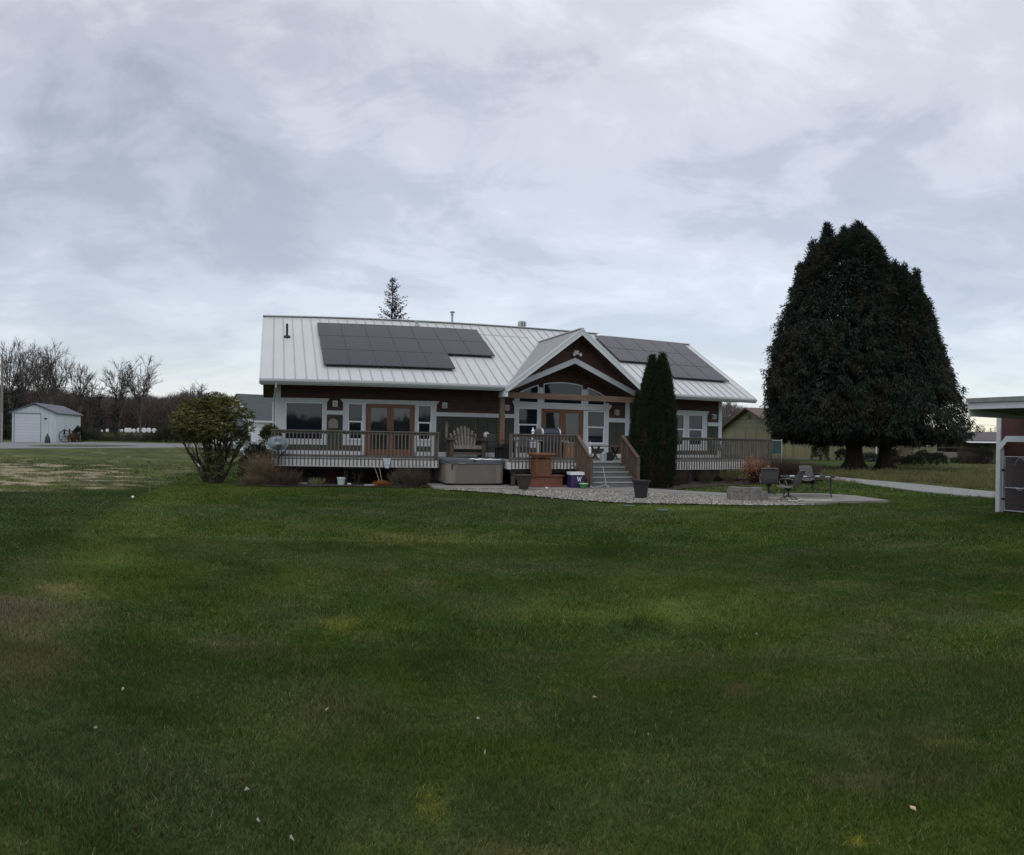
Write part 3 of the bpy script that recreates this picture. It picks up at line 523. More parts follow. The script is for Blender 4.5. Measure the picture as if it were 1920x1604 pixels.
sf = MB()
for a, b in ((S0+.01, gl-.12), (gr+.12, S1-.01)): sf.prism([(a, .02, 3.58), (b, .02, 3.58), (b, W1-.002, 3.62), (a, W1-.002, 3.62)], (0, 0, .04)); house.part('soffit', sf, SOFF); sf = MB()
for a, b, R_ in ((S0+.01, .09, RW), (SR+.01, S1-.01, RW2)):
    sf.prism([(a, W1, rz(W1)-.13), (b, W1, rz(W1)-.13), (b, R_, rz(R_)-.13), (a, R_, rz(R_)-.13)], (0, 0, .02)); sf.prism([(a, R_, rz(R_)-.13), (b, R_, rz(R_)-.13), (b, 2*R_-.03, HE-.13), (a, 2*R_-.03, HE-.13)], (0, 0, .02)); house.part('soffit', sf, SOFF); sf = MB()
def gutter(a, b, w0=-.02, z=3.70):
    g = MB(); pr = [(0, 0), (0, -.13), (-.06, -.13), (-.115, -.05), (-.115, 0), (-.10, 0), (-.10, -.045), (-.055, -.115), (-.012, -.115), (-.012, 0)]
    g.prism([(a, w0+x, z+y) for x, y in pr], (b-a, 0, 0)); g.box(a, b, w0+.001, w0+.02, z-.17, z+.0); return house.part('gutter', g, GUT)
gutter(S0-.01, gl-.02); gutter(gr+.02, S1+.01)
house.part('downspout', MB().tube([(.12, -.07, 3.60), (.12, -.02, 3.45), (.05, W1-.14, 3.1), (.03, W1-.06, 2.95), (.03, W1-.06, .6)], .035, 6), WHITE)
# porch gable: barge boards, shingled face, white chevron, dark vault
bg_ = MB()
for sg, e in ((-1, gfl), (1, gfr)):
    bg_.prism([(GP, G0-.03, GZ+.0), (e, G0-.03, 3.62), (e, G0-.03, 3.40), (GP, G0-.03, GZ-.25)], (0, .028, 0)); bg_.prism([(GP, G0-.045, GZ+.03), (e, G0-.045, 3.65), (e, G0-.045, 3.58), (GP, G0-.045, GZ-.05)], (0, .014, 0))
bg_.box(gfl-.02, gfl+.12, G0-.03, .5, 3.3, 3.52); bg_.box(gfr-.12, gfr+.02, G0-.03, .5, 3.3, 3.52)
house.part('barge_board', bg_, WHITE)
fc = MB(); fz = lambda s, top: (GZ-.12)-abs(s-GP)*GS; cz = lambda s: 4.92-abs(s-12.07)*.437
for a, b in ((9.0, 12.055), (12.055, 15.08)): fc.prism([(a, .55, cz(a)), (b, .55, cz(b)), (b, .55, max(fz(b, 1), cz(b)+.01)), (a, .55, max(fz(a, 1), cz(a)+.01))], (0, .08, 0))
house.part('gable_wall', fc, BROWN)
ch = MB()
for a, b in ((8.95, 12.07), (12.07, 15.2)): ch.prism([(a, .54, cz(a)-.1), (b, .54, cz(b)-.1), (b, .54, cz(b)+.13), (a, .54, cz(a)+.13)], (0, -.05, 0))
house.part('chevron_board', ch, WHITE)
vt = MB(); vt.prism([(8.95, .55, cz(8.95)+.02), (12.07, .55, cz(12.07)+.02), (12.07, W1+.02, cz(12.07)+.02), (8.95, W1+.02, cz(8.95)+.02)], (0, 0, .03)); vt.prism([(12.07, .55, cz(12.07)+.02), (15.2, .55, cz(15.2)+.02), (15.2, W1+.02, cz(15.2)+.02), (12.07, W1+.02, cz(12.07)+.02)], (0, 0, .03))
gu = MB()   # underside of the porch gable overhang
for sg, e in ((-1, gfl), (1, gfr)): gu.prism([(GP, G0, GZ-.1), (e, G0, 3.52), (e, .55, 3.52), (GP, .55, GZ-.1)], (0, 0, .008))
house.part('porch_ceiling', vt, SOFF); house.part('overhang_underside', gu, SOFF)
house.part('porch_beam', MB().box(8.83, 15.25, .44, .68, 3.30, 3.53), BEAM)
house.part('porch_post', MB().box(8.86, 9.05, .47, .65, .9, 3.298), BEAM); house.part('porch_post', MB().box(15.0, 15.19, .47, .65, .9, 3.298), BEAM)
# roof furniture
def zr(s, w_): return rz(w_)
house.part('vent_pipe', MB().lathe((.56, 3.88, zr(0, 3.88)), [(.17, -.09), (.14, .04), (.06, .07), (.05, .1), (.05, .55), (.045, .56)], 12), BLACK)
house.part('flue', MB().lathe((8.3, 6.3, rz(6.17)-.1), [(.10, 0), (.10, .06), (.06, .1), (.055, .5), (.08, .52), (.055, .55), (.055, .60), (.12, .64), (.13, .67), (.04, .70)], 14), STEEL)
house.part('flue', MB().lathe((6.45, 5.62, zr(0, 5.62)), [(.09, -.05), (.09, .02), (.05, .05), (.05, .15), (.1, .17), (.1, .2), (.03, .22)], 12), STEEL)
house.part('vent_pipe', MB().lathe((4.94, 5.85, zr(0, 5.85)), [(.07, -.04), (.06, .02), (.03, .04), (.03, .10), (.02, .11)], 10), STEEL)
cpz = rz(RW)+.03; house.part('chimney_cap', MB().box(11.72, 11.92, 6.28, 6.48, cpz-.25, cpz+.05).box(11.66, 11.98, 6.22, 6.54, cpz+.05, cpz+.30).box(11.69, 11.95, 6.25, 6.51, cpz+.30, cpz+.33), mat('cap_metal', (.4, .42, .42), .4, .5, var=.15))
house.part('chimney_cap_slot', MB().box(11.74, 11.78, 6.205, 6.218, cpz+.08, cpz+.26).box(11.86, 11.90, 6.205, 6.218, cpz+.08, cpz+.26), BLACK)
# solar arrays
def array(label, rows):
    a = Thing('solar_array', label, 'solar panels', (0, 0, 0), 'h', group='solar arrays on the metal roof'); PH = 1.40; h = .12
    for r, (s0, n, wt) in enumerate(rows):
        for i in range(n):
            x0 = s0+i*1.04+.003; x1 = x0+1.034; w1 = wt-.003; w0 = wt-PH+.003; g = .010
            fr = MB()
            def bar(a0, a1, b0, b1, t0=h, t1=h+.035): fr.hexa([(a0, b0, rz(b0)+t0), (a1, b0, rz(b0)+t0), (a1, b1, rz(b1)+t0), (a0, b1, rz(b1)+t0), (a0, b0, rz(b0)+t1), (a1, b0, rz(b0)+t1), (a1, b1, rz(b1)+t1), (a0, b1, rz(b1)+t1)])
            bar(x0, x0+g, w0, w1); bar(x1-g, x1, w0, w1); bar(x0+g, x1-g, w0, w0+g); bar(x0+g, x1-g, w1-g, w1); bar(x0+g, x1-g, w0+g, w1-g, h+.004, h+.01)
            q = a.part('solar_panel', MB().quad((x0+g, w0+g, rz(w0+g)+h+.03), (x1-g, w0+g, rz(w0+g)+h+.03), (x1-g, w1-g, rz(w1-g)+h+.03), (x0+g, w1-g, rz(w1-g)+h+.03)), SOLAR)
            a.part('panel_frame', fr, SOLFR, q)
        rl = MB()
        for t in (.3, 1.05): rl.beam((s0+.02, wt-t, rz(wt-t)+.075), (s0+n*1.04-.02, wt-t, rz(wt-t)+.075), .04, .06)
        a.part('mounting_rail', rl, SOLFR)
array('larger dark solar array of nineteen panels on the left roof slope', [(1.90, 7, 5.17), (1.92, 7, 3.77), (1.93, 5, 2.37)])
array('smaller dark solar array right of the porch gable, half hidden by the evergreen', [(15.32, 5, 5.55), (15.32, 5, 4.15), (17.4, 3, 2.75)])
# ------------------------------------------------------------------ deck, stairs and railings (house frame)
DZ = .90
deck = Thing('deck', 'raised wooden deck with white fascia and picket railings along the back of the house', 'deck', (0, 0, 0), 'h')
fl = MB(); fl.box(.05, 5.80, -2.0, W1, .865, DZ); fl.box(5.80, 8.10, -.48, W1, .865, DZ); fl.box(8.10, 13.2, -3.0, W1, .865, DZ); fl.box(13.2, 20.4, -2.0, W1, .865, DZ)
deck.part('deck_floor', fl, DECKF)
def fascia(p): deck.part('fascia', p, FASC)
fascia(MB().box(.05, 5.78, -2.04, -2.0, .62, .865)); fascia(MB().box(8.14, 10.6, -3.04, -3.0, .64, .865)); fascia(MB().box(5.78, 8.1, -.52, -.48, .62, .865)); fascia(MB().box(13.24, 20.38, -2.04, -2.0, .54, .865))
fascia(MB().box(5.78, 5.82, -1.99, -.52, .62, .865)); fascia(MB().box(8.10, 8.14, -3.0, -.52, .62, .865)); fascia(MB().box(.01, .05, -2.04, W1-.1, .62, .865)); fascia(MB().box(12.52, 13.24, -3.04, -3.0, .62, .865)); fascia(MB().box(20.40, 20.44, -2.04, W1, .54, .865))
for s_, w_ in ((.8, -1.35), (2.62, -1.3), (4.4, -1.35), (5.6, -1.3), (8.3, -2.8), (10.5, -2.75), (12.7, -2.7), (14.6, -1.6), (16.4, -1.6), (18.2, -1.6), (20.1, -1.6)):
    deck.part('support_post', MB().box(s_-.06, s_+.06, w_-.06, w_+.06, 0, .62).box(s_-.16, s_+.16, w_-.16, w_+.16, -.02, .05), POSTM)
for a, b, w_ in ((.1, 5.7, -1.35), (8.2, 12.8, -2.75), (13.3, 20.3, -1.6)): deck.part('joist_beam', MB().box(a, b, w_-.07, w_+.07, .5, .615), POSTM)
def railing(name, a, b, wface, zt=1.87, zb=.66, m=DECKR, axis='s', gap=.131, posts=()):
    """railing running along s (or w) at fixed wface; balusters outside, cap on top"""
    r = MB(); B = (lambda x0, x1, y0, y1, z0, z1: r.box(x0, x1, wface+y0, wface+y1, z0, z1)) if axis == 's' else (lambda x0, x1, y0, y1, z0, z1: r.box(wface+y0, wface+y1, x0, x1, z0, z1))
    B(a, b, -.06, .085, zt-.038, zt); o = deck.part(name, r, m)
    r = MB(); B(a+.01, b-.01, .005, .04, zt-.13, zt-.041); deck.part('rail', r, m, o); r = MB(); B(a+.01, b-.01, .005, .04, DZ+.05, DZ+.13); deck.part('rail', r, m, o)
    r = MB(); n = int(round((b-a)/gap)); 
    for i in range(n+1):
        x = a+.03+(b-a-.06)*i/n+random.uniform(-.004, .004); B(x-.019, x+.019, -.035, .003, zb+random.uniform(-.008, .008), zt-.04)
    deck.part('balusters', r, m, o)
    for x in posts: r = MB(); B(x-.045, x+.045, -.045, .045, zb-.04 if zb < .9 else DZ, zt-.039); deck.part('rail_post', r, m, o)
    return o
railing('railing', .05, 5.80, -2.045, )
railing('railing', 8.12, 10.66, -3.045)
railing('railing', 13.2, 20.44, -2.045, 1.86, .57, gap=.125)
railing('railing', -2.0, W1-.05, .01, axis='w')
railing('railing', -2.0, 1.8, 20.44, 1.86, .57, axis='w', gap=.125)
railing('railing', 12.55, 13.2, -3.045)
deck.part('corner_post', MB().box(8.10, 8.19, -3.0, -2.91, .9, 1.83), DECKR); deck.part('corner_post', MB().box(.06, .15, -1.99, -1.9, .9, 1.83), DECKR); deck.part('corner_post', MB().box(5.70, 5.79, -1.99, -1.9, .9, 1.83), DECKR)
st = Thing('staircase', 'five grey deck steps with brown picket handrails going down to the patio', 'stairs', (11.56, -3.6, .05), 'h')
for k in range(5):
    z1 = DZ-.002-k*.168; w0 = -3.0-k*.27
    if k: st.part('step', MB().box(10.66, 12.47, w0-.02, w0+.27, z1-.035, z1), STEP)
    st.part('riser', MB().box(10.66, 12.47, w0-.002, w0+.02, z1-.168+.002, z1-.036), STEP)
    st.part('nosing', MB().box(10.665, 12.465, w0-.034, w0-.003, z1-.03, z1+.003), NOSE)
for s0 in (10.62, 12.47): st.part('stringer', MB().prism([(s0, -2.97, .5), (s0, -2.97, .86), (s0, -4.15, .2), (s0, -4.15, .05), (s0, -3.7, .05)], (.038, 0, 0)), DECKR2)
for s_ in (10.64, 12.49):
    m = DECKR2; r = MB(); a = (s_, -3.0, 1.86); b = (s_, -4.22, 1.09); r.beam(a, b, .135, .04); h = st.part('handrail', r, m)
    r = MB()
    for i in range(10):
        t = (i+.3)/10; w_ = -3.02-1.18*t; zt = 1.86-.77*(w_+3.0)/-1.22-.03; zb = max(.07, .82-.70*(w_+3.0)/-1.22); r.box(s_-.019, s_+.019, w_-.019, w_+.019, zb, zt)
    st.part('balusters', r, m, h)
    st.part('newel_post', MB().box(s_-.045, s_+.045, -4.27, -4.18, .05, 1.08), m, h); st.part('newel_post', MB().box(s_-.045, s_+.045, -3.05, -2.96, .6, 1.83), m, h)

# ------------------------------------------------------------------ hot tub
tub = Thing('hot_tub', 'beige panelled hot tub with a grey folding cover', 'hot tub', (7.0, -1.6, .05), 'h')
def rrect(x0, x1, y0, y1, r, n=5):
    P = []
    for cx_, cy_, a0 in ((x1-r, y0+r, -90), (x1-r, y1-r, 0), (x0+r, y1-r, 90), (x0+r, y0+r, 180)):
        for i in range(n+1): a = math.radians(a0+90*i/n); P.append((cx_+r*math.cos(a), cy_+r*math.sin(a)))
    return P
TX0, TX1, TY0, TY1 = 5.92, 8.03, -2.68, -.6
CAB = mat('tub_cabinet', (.185, .168, .14), .6, var=.08, vs=3, bump=.1); CAB2 = mat('tub_slat', (.155, .14, .118), .6, var=.1); COV = mat('tub_cover', (.10, .112, .125), .55, var=.12, vs=4, bump=.35, bs=8)
def ring(P, z0, z1): return MB().prism([(x, y, z0) for x, y in P], (0, 0, z1-z0))
tub.part('base', ring(rrect(TX0+.06, TX1-.06, TY0+.06, TY1-.06, .3), .05, .12), BLACK)
tub.part('cabinet', ring(rrect(TX0, TX1, TY0, TY1, .22), .12, .80), CAB)
for a, b in ((6.30, 6.96), (7.04, 7.68)):
    for k in range(7): tub.part('panel_slat', MB().box(a, b, TY0-.022, TY0+.003, .19+k*.08, .255+k*.08), CAB2)
for k in range(7): tub.part('panel_slat', MB().box(TX0-.014, TX0+.003, TY0+.45, TY1-.45, .19+k*.08, .262+k*.08), CAB)
for a in (6.27, 7.0, 7.72): tub.part('corner_trim', MB().box(a-.012, a+.012, TY0-.02, TY0+.002, .14, .78), CAB)
c1 = ring(rrect(TX0-.05, TX1+.05, TY0-.05, TY1+.05, .36), .80, .86); c1.prism([(x, y, .868) for x, y in rrect(TX0-.03, (TX0+TX1)/2-.01, TY0-.03, TY1+.03, .2)], (0, 0, .075)); c1.prism([(x, y, .868) for x, y in rrect((TX0+TX1)/2+.01, TX1+.03, TY0-.03, TY1+.03, .2)], (0, 0, .065))
tub.part('cover', c1, COV)
for a in (6.0, 6.1): tub.part('cover_strap', MB().box(a+.0, a+.03, TY0+.1-.16*(a > 6.05), TY0+.13-.16*(a > 6.05), .60, .80), BLACK)
tub.part('handle', MB().box(6.35, 6.6, TY0-.075, TY0-.055, .80, .825), STEEL)
tub.part('vent', MB().lathe((0, 0, 0), [(.045, 0), (.045, .012), (.02, .014)], 10).xf(Matrix.Translation((TX0-.003, -2.1, .66)) @ Matrix.Rotation(-math.pi/2, 4, 'Y')), BLACK)
# melting frost line on the cover edge
fr = MB(); pts = [(6.75+.13*i, -2.62+.03*math.sin(i*1.7), .955+.012*math.sin(i*2.3)-.001*i) for i in range(10)]
fr.tube(pts, [.008, .02, .022, .03, .018, .026, .022, .02, .016, .006], 6); o = fr.build('frost', mat('frost', (.88, .9, .92), .5, var=.03), (6.9, -2.6, .94)); o.location = hw(6.9, -2.6, .94); o.rotation_euler = (0, 0, HR); meta(o, 'thin white strip of frost along the front of the hot tub cover', 'frost')

# ------------------------------------------------------------------ things on the deck
ben = Thing('garden_bench', 'weathered fan back garden bench with log arms against the green wall', 'bench', (7.55, .85, DZ), 'h')
GW = mat('grey_wood', (.20, .18, .155), .8, var=.25, vs=5, stretch=(2, 2, .4)); BW = mat('brown_wood', (.085, .06, .042), .8, var=.3, vs=5)
ben.part('seat', MB().box(7.0, 8.14, .55, 1.05, 1.33, 1.38).box(7.0, 8.14, .52, .55, 1.24, 1.37), GW)
for i in range(8):
    t = (i-3.5)/3.5; x0 = 7.57+t*.40; x1 = 7.57+t*.52; zt = 2.16-.30*abs(t)**1.6-(.0 if i != 3 else 0)
    ben.part('back_slat', MB().prism([(x0-.045, 1.05, 1.36), (x0+.045, 1.05, 1.36), (x1+.05, 1.28, zt-.05), (x1+.025, 1.29, zt), (x1-.025, 1.29, zt), (x1-.05, 1.28, zt-.05)], (0, .025, 0)), GW)
ben.part('back_rail', MB().beam((7.1, 1.2, 1.75), (8.05, 1.2, 1.75), .03, .08), BW)
for x in (6.92, 8.22):
    ben.part('leg', MB().box(x-.07, x+.07, .5, .62, DZ, 1.58), BW); ben.part('leg', MB().box(x-.07, x+.07, 1.05, 1.15, DZ, 1.58), BW)
    ben.part('arm', MB().box(x-.16, x+.16, .42, 1.2, 1.58, 1.67), BW)
ben.part('stretcher', MB().box(7.0, 8.14, .55, .6, 1.02, 1.10), BW)
def thing1(name, label, cat, mb, m, s_, w_, z_, group=None, smooth=False, rot=0):
    """one-mesh thing built round its own base point, house frame"""
    o = mb.build(name, m, (0, 0, 0), smooth); o.location = hw(s_, w_, z_); o.rotation_euler = (0, 0, HR+rot); meta(o, label, cat, group); return o
thing1('wooden_cutout', 'pale wooden figure board leaning behind the left arm of the bench', 'ornament', MB().box(-.05, .05, -.02, .02, .0, .62).box(-.06, .09, -.025, .025, .62, .66).box(-.035, .035, -.02, .02, .66, .8), GW, 6.90, 1.35, 1.50)
thing1('white_ball', 'round white ball sitting behind the right arm of the bench', 'ball', MB().lathe((0, 0, 0), [(.02, 0), (.08, .03), (.12, .09), (.125, .14), (.11, .2), (.07, .24), (.01, .26)], 16), mat('ball_white', (.6, .58, .55), .4, var=.06), 8.45, .95, 1.672, smooth=True)
thing1('wind_chime', 'small hanging wind chime on the green wall above the bench', 'wind chime', MB().tube([(0, 0, .0), (0, 0, .45)], .008, 5).lathe((0, 0, -.03), [(.08, 0), (.09, .02), (.05, .04), (.01, .06)], 10).tube([(-.05, 0, -.2), (-.05, 0, -.02)], .008, 5).tube([(.05, 0, -.16), (.05, 0, -.02)], .008, 5), GW, 8.2, 1.68, 2.07)
thing1('black_bin', 'black cloth covered bin between the bench and the railing', 'bin', MB().prism([(x, y, 0) for x, y in rrect(-.30, .30, -.3, .3, .12)], (0, 0, .5)).prism([(x, y, .5) for x, y in rrect(-.26, .26, -.26, .26, .15)], (.02, 0, .07)), BLACK, 8.93, .2, DZ)
hp = MB().prism([(x, 0, z) for x, z in ((-.19, 0), (.19, 0), (.19, .24), (.15, .33), (.06, .385), (-.06, .385), (-.15, .33), (-.19, .24))], (0, .03, 0))
thing1('arched_board', 'tan arch topped board hanging on the green panel beside the picture window', 'plaque', hp, mat('tan_board', (.26, .22, .185), .8, var=.1), 2.40, 1.72, 1.96)
# barbecue grill
gr_ = Thing('barbecue_grill', 'dark hooded barbecue grill with silver end caps behind the deck railing', 'grill', (10.3, -1.1, DZ), 'h')
NAVY = mat('grill_hood', (.028, .03, .05), .35, .2, var=.15)
hood = [(-.28, 1.72), (-.28, 1.93), (-.2, 2.06), (-.05, 2.12), (.15, 2.12), (.25, 2.0), (.25, 1.72)]
gr_.part('hood', MB().prism([(9.99, -1.1+y, z) for y, z in hood], (.66, 0, 0)), NAVY)
for x in (9.95, 10.652): gr_.part('hood_end', MB().prism([(x, -1.1+y*1.04, 1.715+(z-1.715)*1.03) for y, z in hood], (.037, 0, 0)), mat('bright_steel', (.75, .76, .77), .3, .6, var=.03))
gr_.part('firebox', MB().box(9.97, 10.67, -1.38, -.86, 1.55, 1.712), DKMET); gr_.part('side_shelf', MB().box(9.45, 9.96, -1.35, -.9, 1.62, 1.66), STEEL); gr_.part('side_shelf', MB().box(10.68, 11.05, -1.35, -.9, 1.60, 1.64), STEEL)
gr_.part('side_burner', MB().lathe((9.83, -1.1, 1.66), [(.11, 0), (.13, .1), (.13, .3), (.09, .4), (.03, .43)], 12), mat('burner_cover', (.06, .065, .06), .6, var=.2))
gr_.part('cabinet', MB().box(10.0, 10.64, -1.34, -.9, DZ+.1, 1.548), BLACK)
for x in (10.02, 10.62):
    for y in (-1.32, -.92): gr_.part('leg', MB().box(x-.025, x+.025, y-.025, y+.025, DZ, DZ+.1), BLACK)
gr_.part('handle', MB().tube([(10.05, -1.40, 1.86), (10.05, -1.45, 1.86), (10.58, -1.45, 1.86), (10.58, -1.40, 1.86)], .012, 6), STEEL)
cb = Thing('wood_cart', 'small orange wood cart standing right of the barbecue grill', 'cart', (11.1, -1.1, DZ), 'h')
OW = mat('orange_wood', (.24, .115, .05), .6, var=.2, vs=5); cb.part('cart_top', MB().box(10.9, 11.35, -1.35, -.9, 1.55, 1.59), STEEL); cb.part('cart_body', MB().box(10.93, 11.32, -1.32, -.93, 1.0, 1.548), OW)
for x in (10.95, 11.30):
    for y in (-1.3, -.95): cb.part('leg', MB().box(x-.02, x+.02, y-.02, y+.02, DZ, 1.0), OW)
thing1('candle_lantern', 'little pointed white lantern on the shelf left of the grill', 'lantern', MB().lathe((0, 0, 0), [(.04, 0), (.05, .03), (.05, .3), (.07, .32), (.03, .4), (.008, .47)], 10), WHITE2, 9.64, -1.15, 1.661)
tb = Thing('patio_table', 'dark round table with mesh chairs behind the middle railing', 'table', (9.0, -.9, DZ), 'h')
tb.part('table_top', MB().lathe((9.0, -.9, 1.60), [(.50, 0), (.52, .01), (.52, .03), (.50, .04)], 20), DKMET); tb.part('pedestal', MB().lathe((9.0, -.9, DZ), [(.28, 0), (.27, .02), (.05, .06), (.04, .69)], 12), DKMET)
def deck_chair(s_, w_, rot, label):
    t = Thing('deck_chair', label, 'chair', (0, 0, 0), 'w', group='dark chairs round the deck table', rot=0); t.obj.location = hw(s_, w_, DZ); t.obj.rotation_euler = (0, 0, HR+rot)
    t.part('seat', MB().box(-.24, .24, -.22, .24, .42, .45), DKMET); t.part('backrest', MB().prism([(-.23, .22, .45), (.23, .22, .45), (.22, .34, .95), (-.22, .34, .95)], (0, .02, 0)), DKMET)
    for x in (-.22, .22):
        t.part('leg', MB().tube([(x, -.2, 0), (x, -.2, .64), (x, .25, .66)], .014, 6), DKMET); t.part('leg', MB().tube([(x, .28, 0), (x, .24, .45)], .014, 6), DKMET)
deck_chair(8.55, -.15, .5, 'dark metal chair on the left side of the round deck table'); deck_chair(9.55, -.2, -.6, 'dark metal chair on the right side of the round deck table')
thing1('white_bucket', 'pale metal bucket stuffed with white things at the top of the steps', 'bucket', MB().lathe((0, 0, 0), [(.12, 0), (.14, .26), (.15, .27), (.13, .265), (.05, .3), (.03, .33)], 14), mat('bucket_metal', (.38, .42, .42), .4, .3, var=.15), 12.25, -1.9, DZ)
thing1('black_bucket', 'black bucket beside the pale bucket at the top of the steps', 'bucket', MB().lathe((0, 0, 0), [(.13, 0), (.15, .3), (.16, .31), (.14, .29)], 14), BLACK, 12.62, -1.7, DZ)
sd = Thing('side_table', 'low dark table with crossed legs right of the steps', 'table', (13.0, -.6, DZ), 'h'); sd.part('table_top', MB().box(12.4, 13.6, -.95, -.25, 1.42, 1.46), BW)
for x in (12.5, 13.4):
    sd.part('leg', MB().beam((x, -.9, DZ), (x, -.3, 1.42), .05, .08), BW); sd.part('leg', MB().beam((x+.06, -.3, DZ), (x+.06, -.9, 1.42), .05, .08), BW)
gc = Thing('green_chair', 'dark green plastic garden chair behind the right hand railing', 'chair', (0, 0, 0), 'w', rot=0); gc.obj.location = hw(18.75, -.6, DZ); gc.obj.rotation_euler = (0, 0, HR+.3)
GP_ = mat('green_plastic', (.03, .07, .05), .45, var=.1); gc.part('seat', MB().box(-.26, .26, -.25, .25, .40, .44), GP_); gc.part('backrest', MB().prism([(-.26, .22, .44), (.26, .22, .44), (.22, .36, .92), (0, .38, .97), (-.22, .36, .92)], (0, .025, 0)), GP_)
for x in (-.24, .24):
    for y in (-.22, .22): gc.part('leg', MB().beam((x, y, 0), (x*.95, y*.95, .4), .05, .03), GP_)
    gc.part('arm', MB().box(x-.03, x+.03, -.25, .27, .62, .65).box(x-.025, x+.025, -.24, -.2, .44, .62), GP_)
sl = Thing('garden_torch', 'slim white torch lamp fixed on the left foot of the stair rail', 'lamp', (10.64, -4.1, 1.12), 'h')
sl.part('stem', MB().tube([(10.64, -4.1, 1.1), (10.64, -4.1, 1.22)], .02, 6), WHITE2); sl.part('shade', MB().lathe((10.64, -4.1, 1.22), [(.035, 0), (.045, .02), (.045, .20), (.02, .23)], 10), WHITE2); sl.part('spike', MB().tube([(10.64, -4.1, 1.44), (10.64, -4.1, 1.66)], .01, 5), WHITE2)
gs = Thing('green_screen', 'dark green board in a pale metal frame at the far right end of the deck', 'panel', (21.0, -1.4, 0), 'h')
gs.part('panel', MB().box(20.7, 21.5, -1.42, -1.39, 1.2, 1.78), mat('dark_green_board', (.012, .05, .045), .6, var=.2)); fr = MB().box(20.66, 20.70, -1.44, -1.37, 0, 1.82).box(21.5, 21.54, -1.44, -1.37, 0, 1.86).box(20.70, 21.5, -1.44, -1.37, 1.78, 1.82); gs.part('frame', fr, STEEL)
# satellite dish clamped to the deck's left corner
sd_ = Thing('satellite_dish', 'grey oval satellite dish on the left corner of the deck', 'satellite dish', (.22, -2.25, .7), 'h')
DG = mat('dish_grey', (.27, .32, .34), .5, var=.07, vs=3)
Md = Matrix.Translation((.20, -2.42, 1.37)) @ Matrix.Rotation(math.radians(68), 4, 'X')
n = 7; prof = [(.335*math.sqrt(i/n), .055*(i/n)) for i in range(1, n+1)]
dm = MB(); dm.lathe((0, 0, 0), [(.004, 0)]+prof, 32, .80); dm.lathe((0, 0, -.012), [(.004, 0)]+[(r+.004, z) for r, z in prof], 32, .80); dm.xf(Md); sd_.part('reflector', dm, DG, smooth=True)
rim = MB().tube([(.337*math.cos(a), .337*.8*math.sin(a), .055) for a in np.linspace(0, 2*math.pi, 33)], .008, 5).xf(Md); sd_.part('rim', rim, DG)
sd_.part('mast', MB().tube([(.24, -2.28, .66), (.24, -2.28, 1.30)], .026, 8).box(.19, .30, -2.34, -2.22, 1.2, 1.36), DKMET); sd_.part('feed_arm', MB().tube([(.24, -2.33, 1.12), (.20, -2.60, 1.12), (.23, -2.86, 1.27)], .018, 6), BLACK)
sd_.part('feed_horn', MB().prism([(.15, -2.88, 1.35), (.33, -2.88, 1.35), (.28, -2.88, 1.20), (.20, -2.88, 1.20)], (0, .1, 0)), BLACK); sd_.part('brace', MB().tube([(.27, -2.28, .95), (.44, -2.34, 1.12)], .022, 6), BLACK)
def textobj(body, size, m, matrix, parent, name='lettering', shear=0., ext_=.0):
    c = bpy.data.curves.new(name, 'FONT'); c.body = body; c.size = size; c.align_x = 'CENTER'; c.shear = shear; c.offset = size*.012
    t = bpy.data.objects.new('tmp', c); COL.objects.link(t); dg = bpy.context.evaluated_depsgraph_get(); me = bpy.data.meshes.new_from_object(t.evaluated_get(dg)); bpy.data.objects.remove(t)
    me.materials.clear(); me.materials.append(m); o = bpy.data.objects.new(name, me); COL.objects.link(o); o.parent = parent; o.matrix_parent_inverse = Matrix(); o.matrix_basis = matrix; return o
textobj('dish', .19, mat('dish_ink', (.035, .06, .08), .5, var=.1), Matrix.Translation((.20-.22, -2.42+2.25-.045, 1.39-.7)) @ Matrix.Rotation(math.radians(68), 4, 'X') @ Matrix.Translation((0, .06, .028)) @ Matrix.Rotation(0, 4, 'Z'), sd_.obj, shear=.25)

# ------------------------------------------------------------------ on the patio and in the beds
def pot(name, label, prof, m, s_, w_, z_, k=28):
    t = Thing(name, label, 'plant pot', (s_, w_, z_), 'h'); t.part('bowl', MB().lathe((s_, w_, z_), prof, k), m, smooth=False); 
    t.part('soil', MB().lathe((s_, w_, z_), [(prof[-1][0]-.01, prof[-1][1]-.01), (.05, prof[-1][1]+.01)], 16), SOIL); return t
POTD = mat('dark_pot', (.019, .018, .021), .5, var=.15); POTB = mat('brown_pot', (.05, .042, .037), .6, var=.2, bump=.3, bs=20)
pot('plant_pot', 'round brown plant pot with a flared rim left of the wooden planter', [(.13, 0), (.15, .01), (.19, .12), (.24, .30), (.29, .42), (.31, .44), (.31, .47), (.285, .47), (.27, .42)], POTB, 8.10, -4.45, .06)
pot('plant_pot', 'tall black plant pot on the river stones below the evergreen', [(.17, 0), (.18, .01), (.225, .36), (.245, .44), (.275, .445), (.28, .50), (.255, .50), (.24, .44)], POTD, 10.42, -8.12, .05)
pl_ = Thing('wooden_planter', 'orange lattice planter on a red wood box in front of the deck', 'planter', (9.15, -3.4, .05), 'h')
RW_ = mat('red_wood', (.15, .055, .03), .65, var=.22, vs=4, stretch=(.5, 1, 3)); OR = mat('orange_cedar', (.20, .088, .042), .65, var=.2, vs=5)
pl_.part('box', MB().box(8.62, 9.80, -3.70, -3.15, .05, .42), RW_); pl_.part('box_lid', MB().box(8.50, 9.86, -3.76, -3.12, .422, .455), RW_)
ur = MB(); 
for x, y in ((8.84, -3.66), (9.36, -3.66), (8.84, -3.2), (9.36, -3.2)): ur.box(x-.03, x+.03, y-.03, y+.03, .456, 1.05)
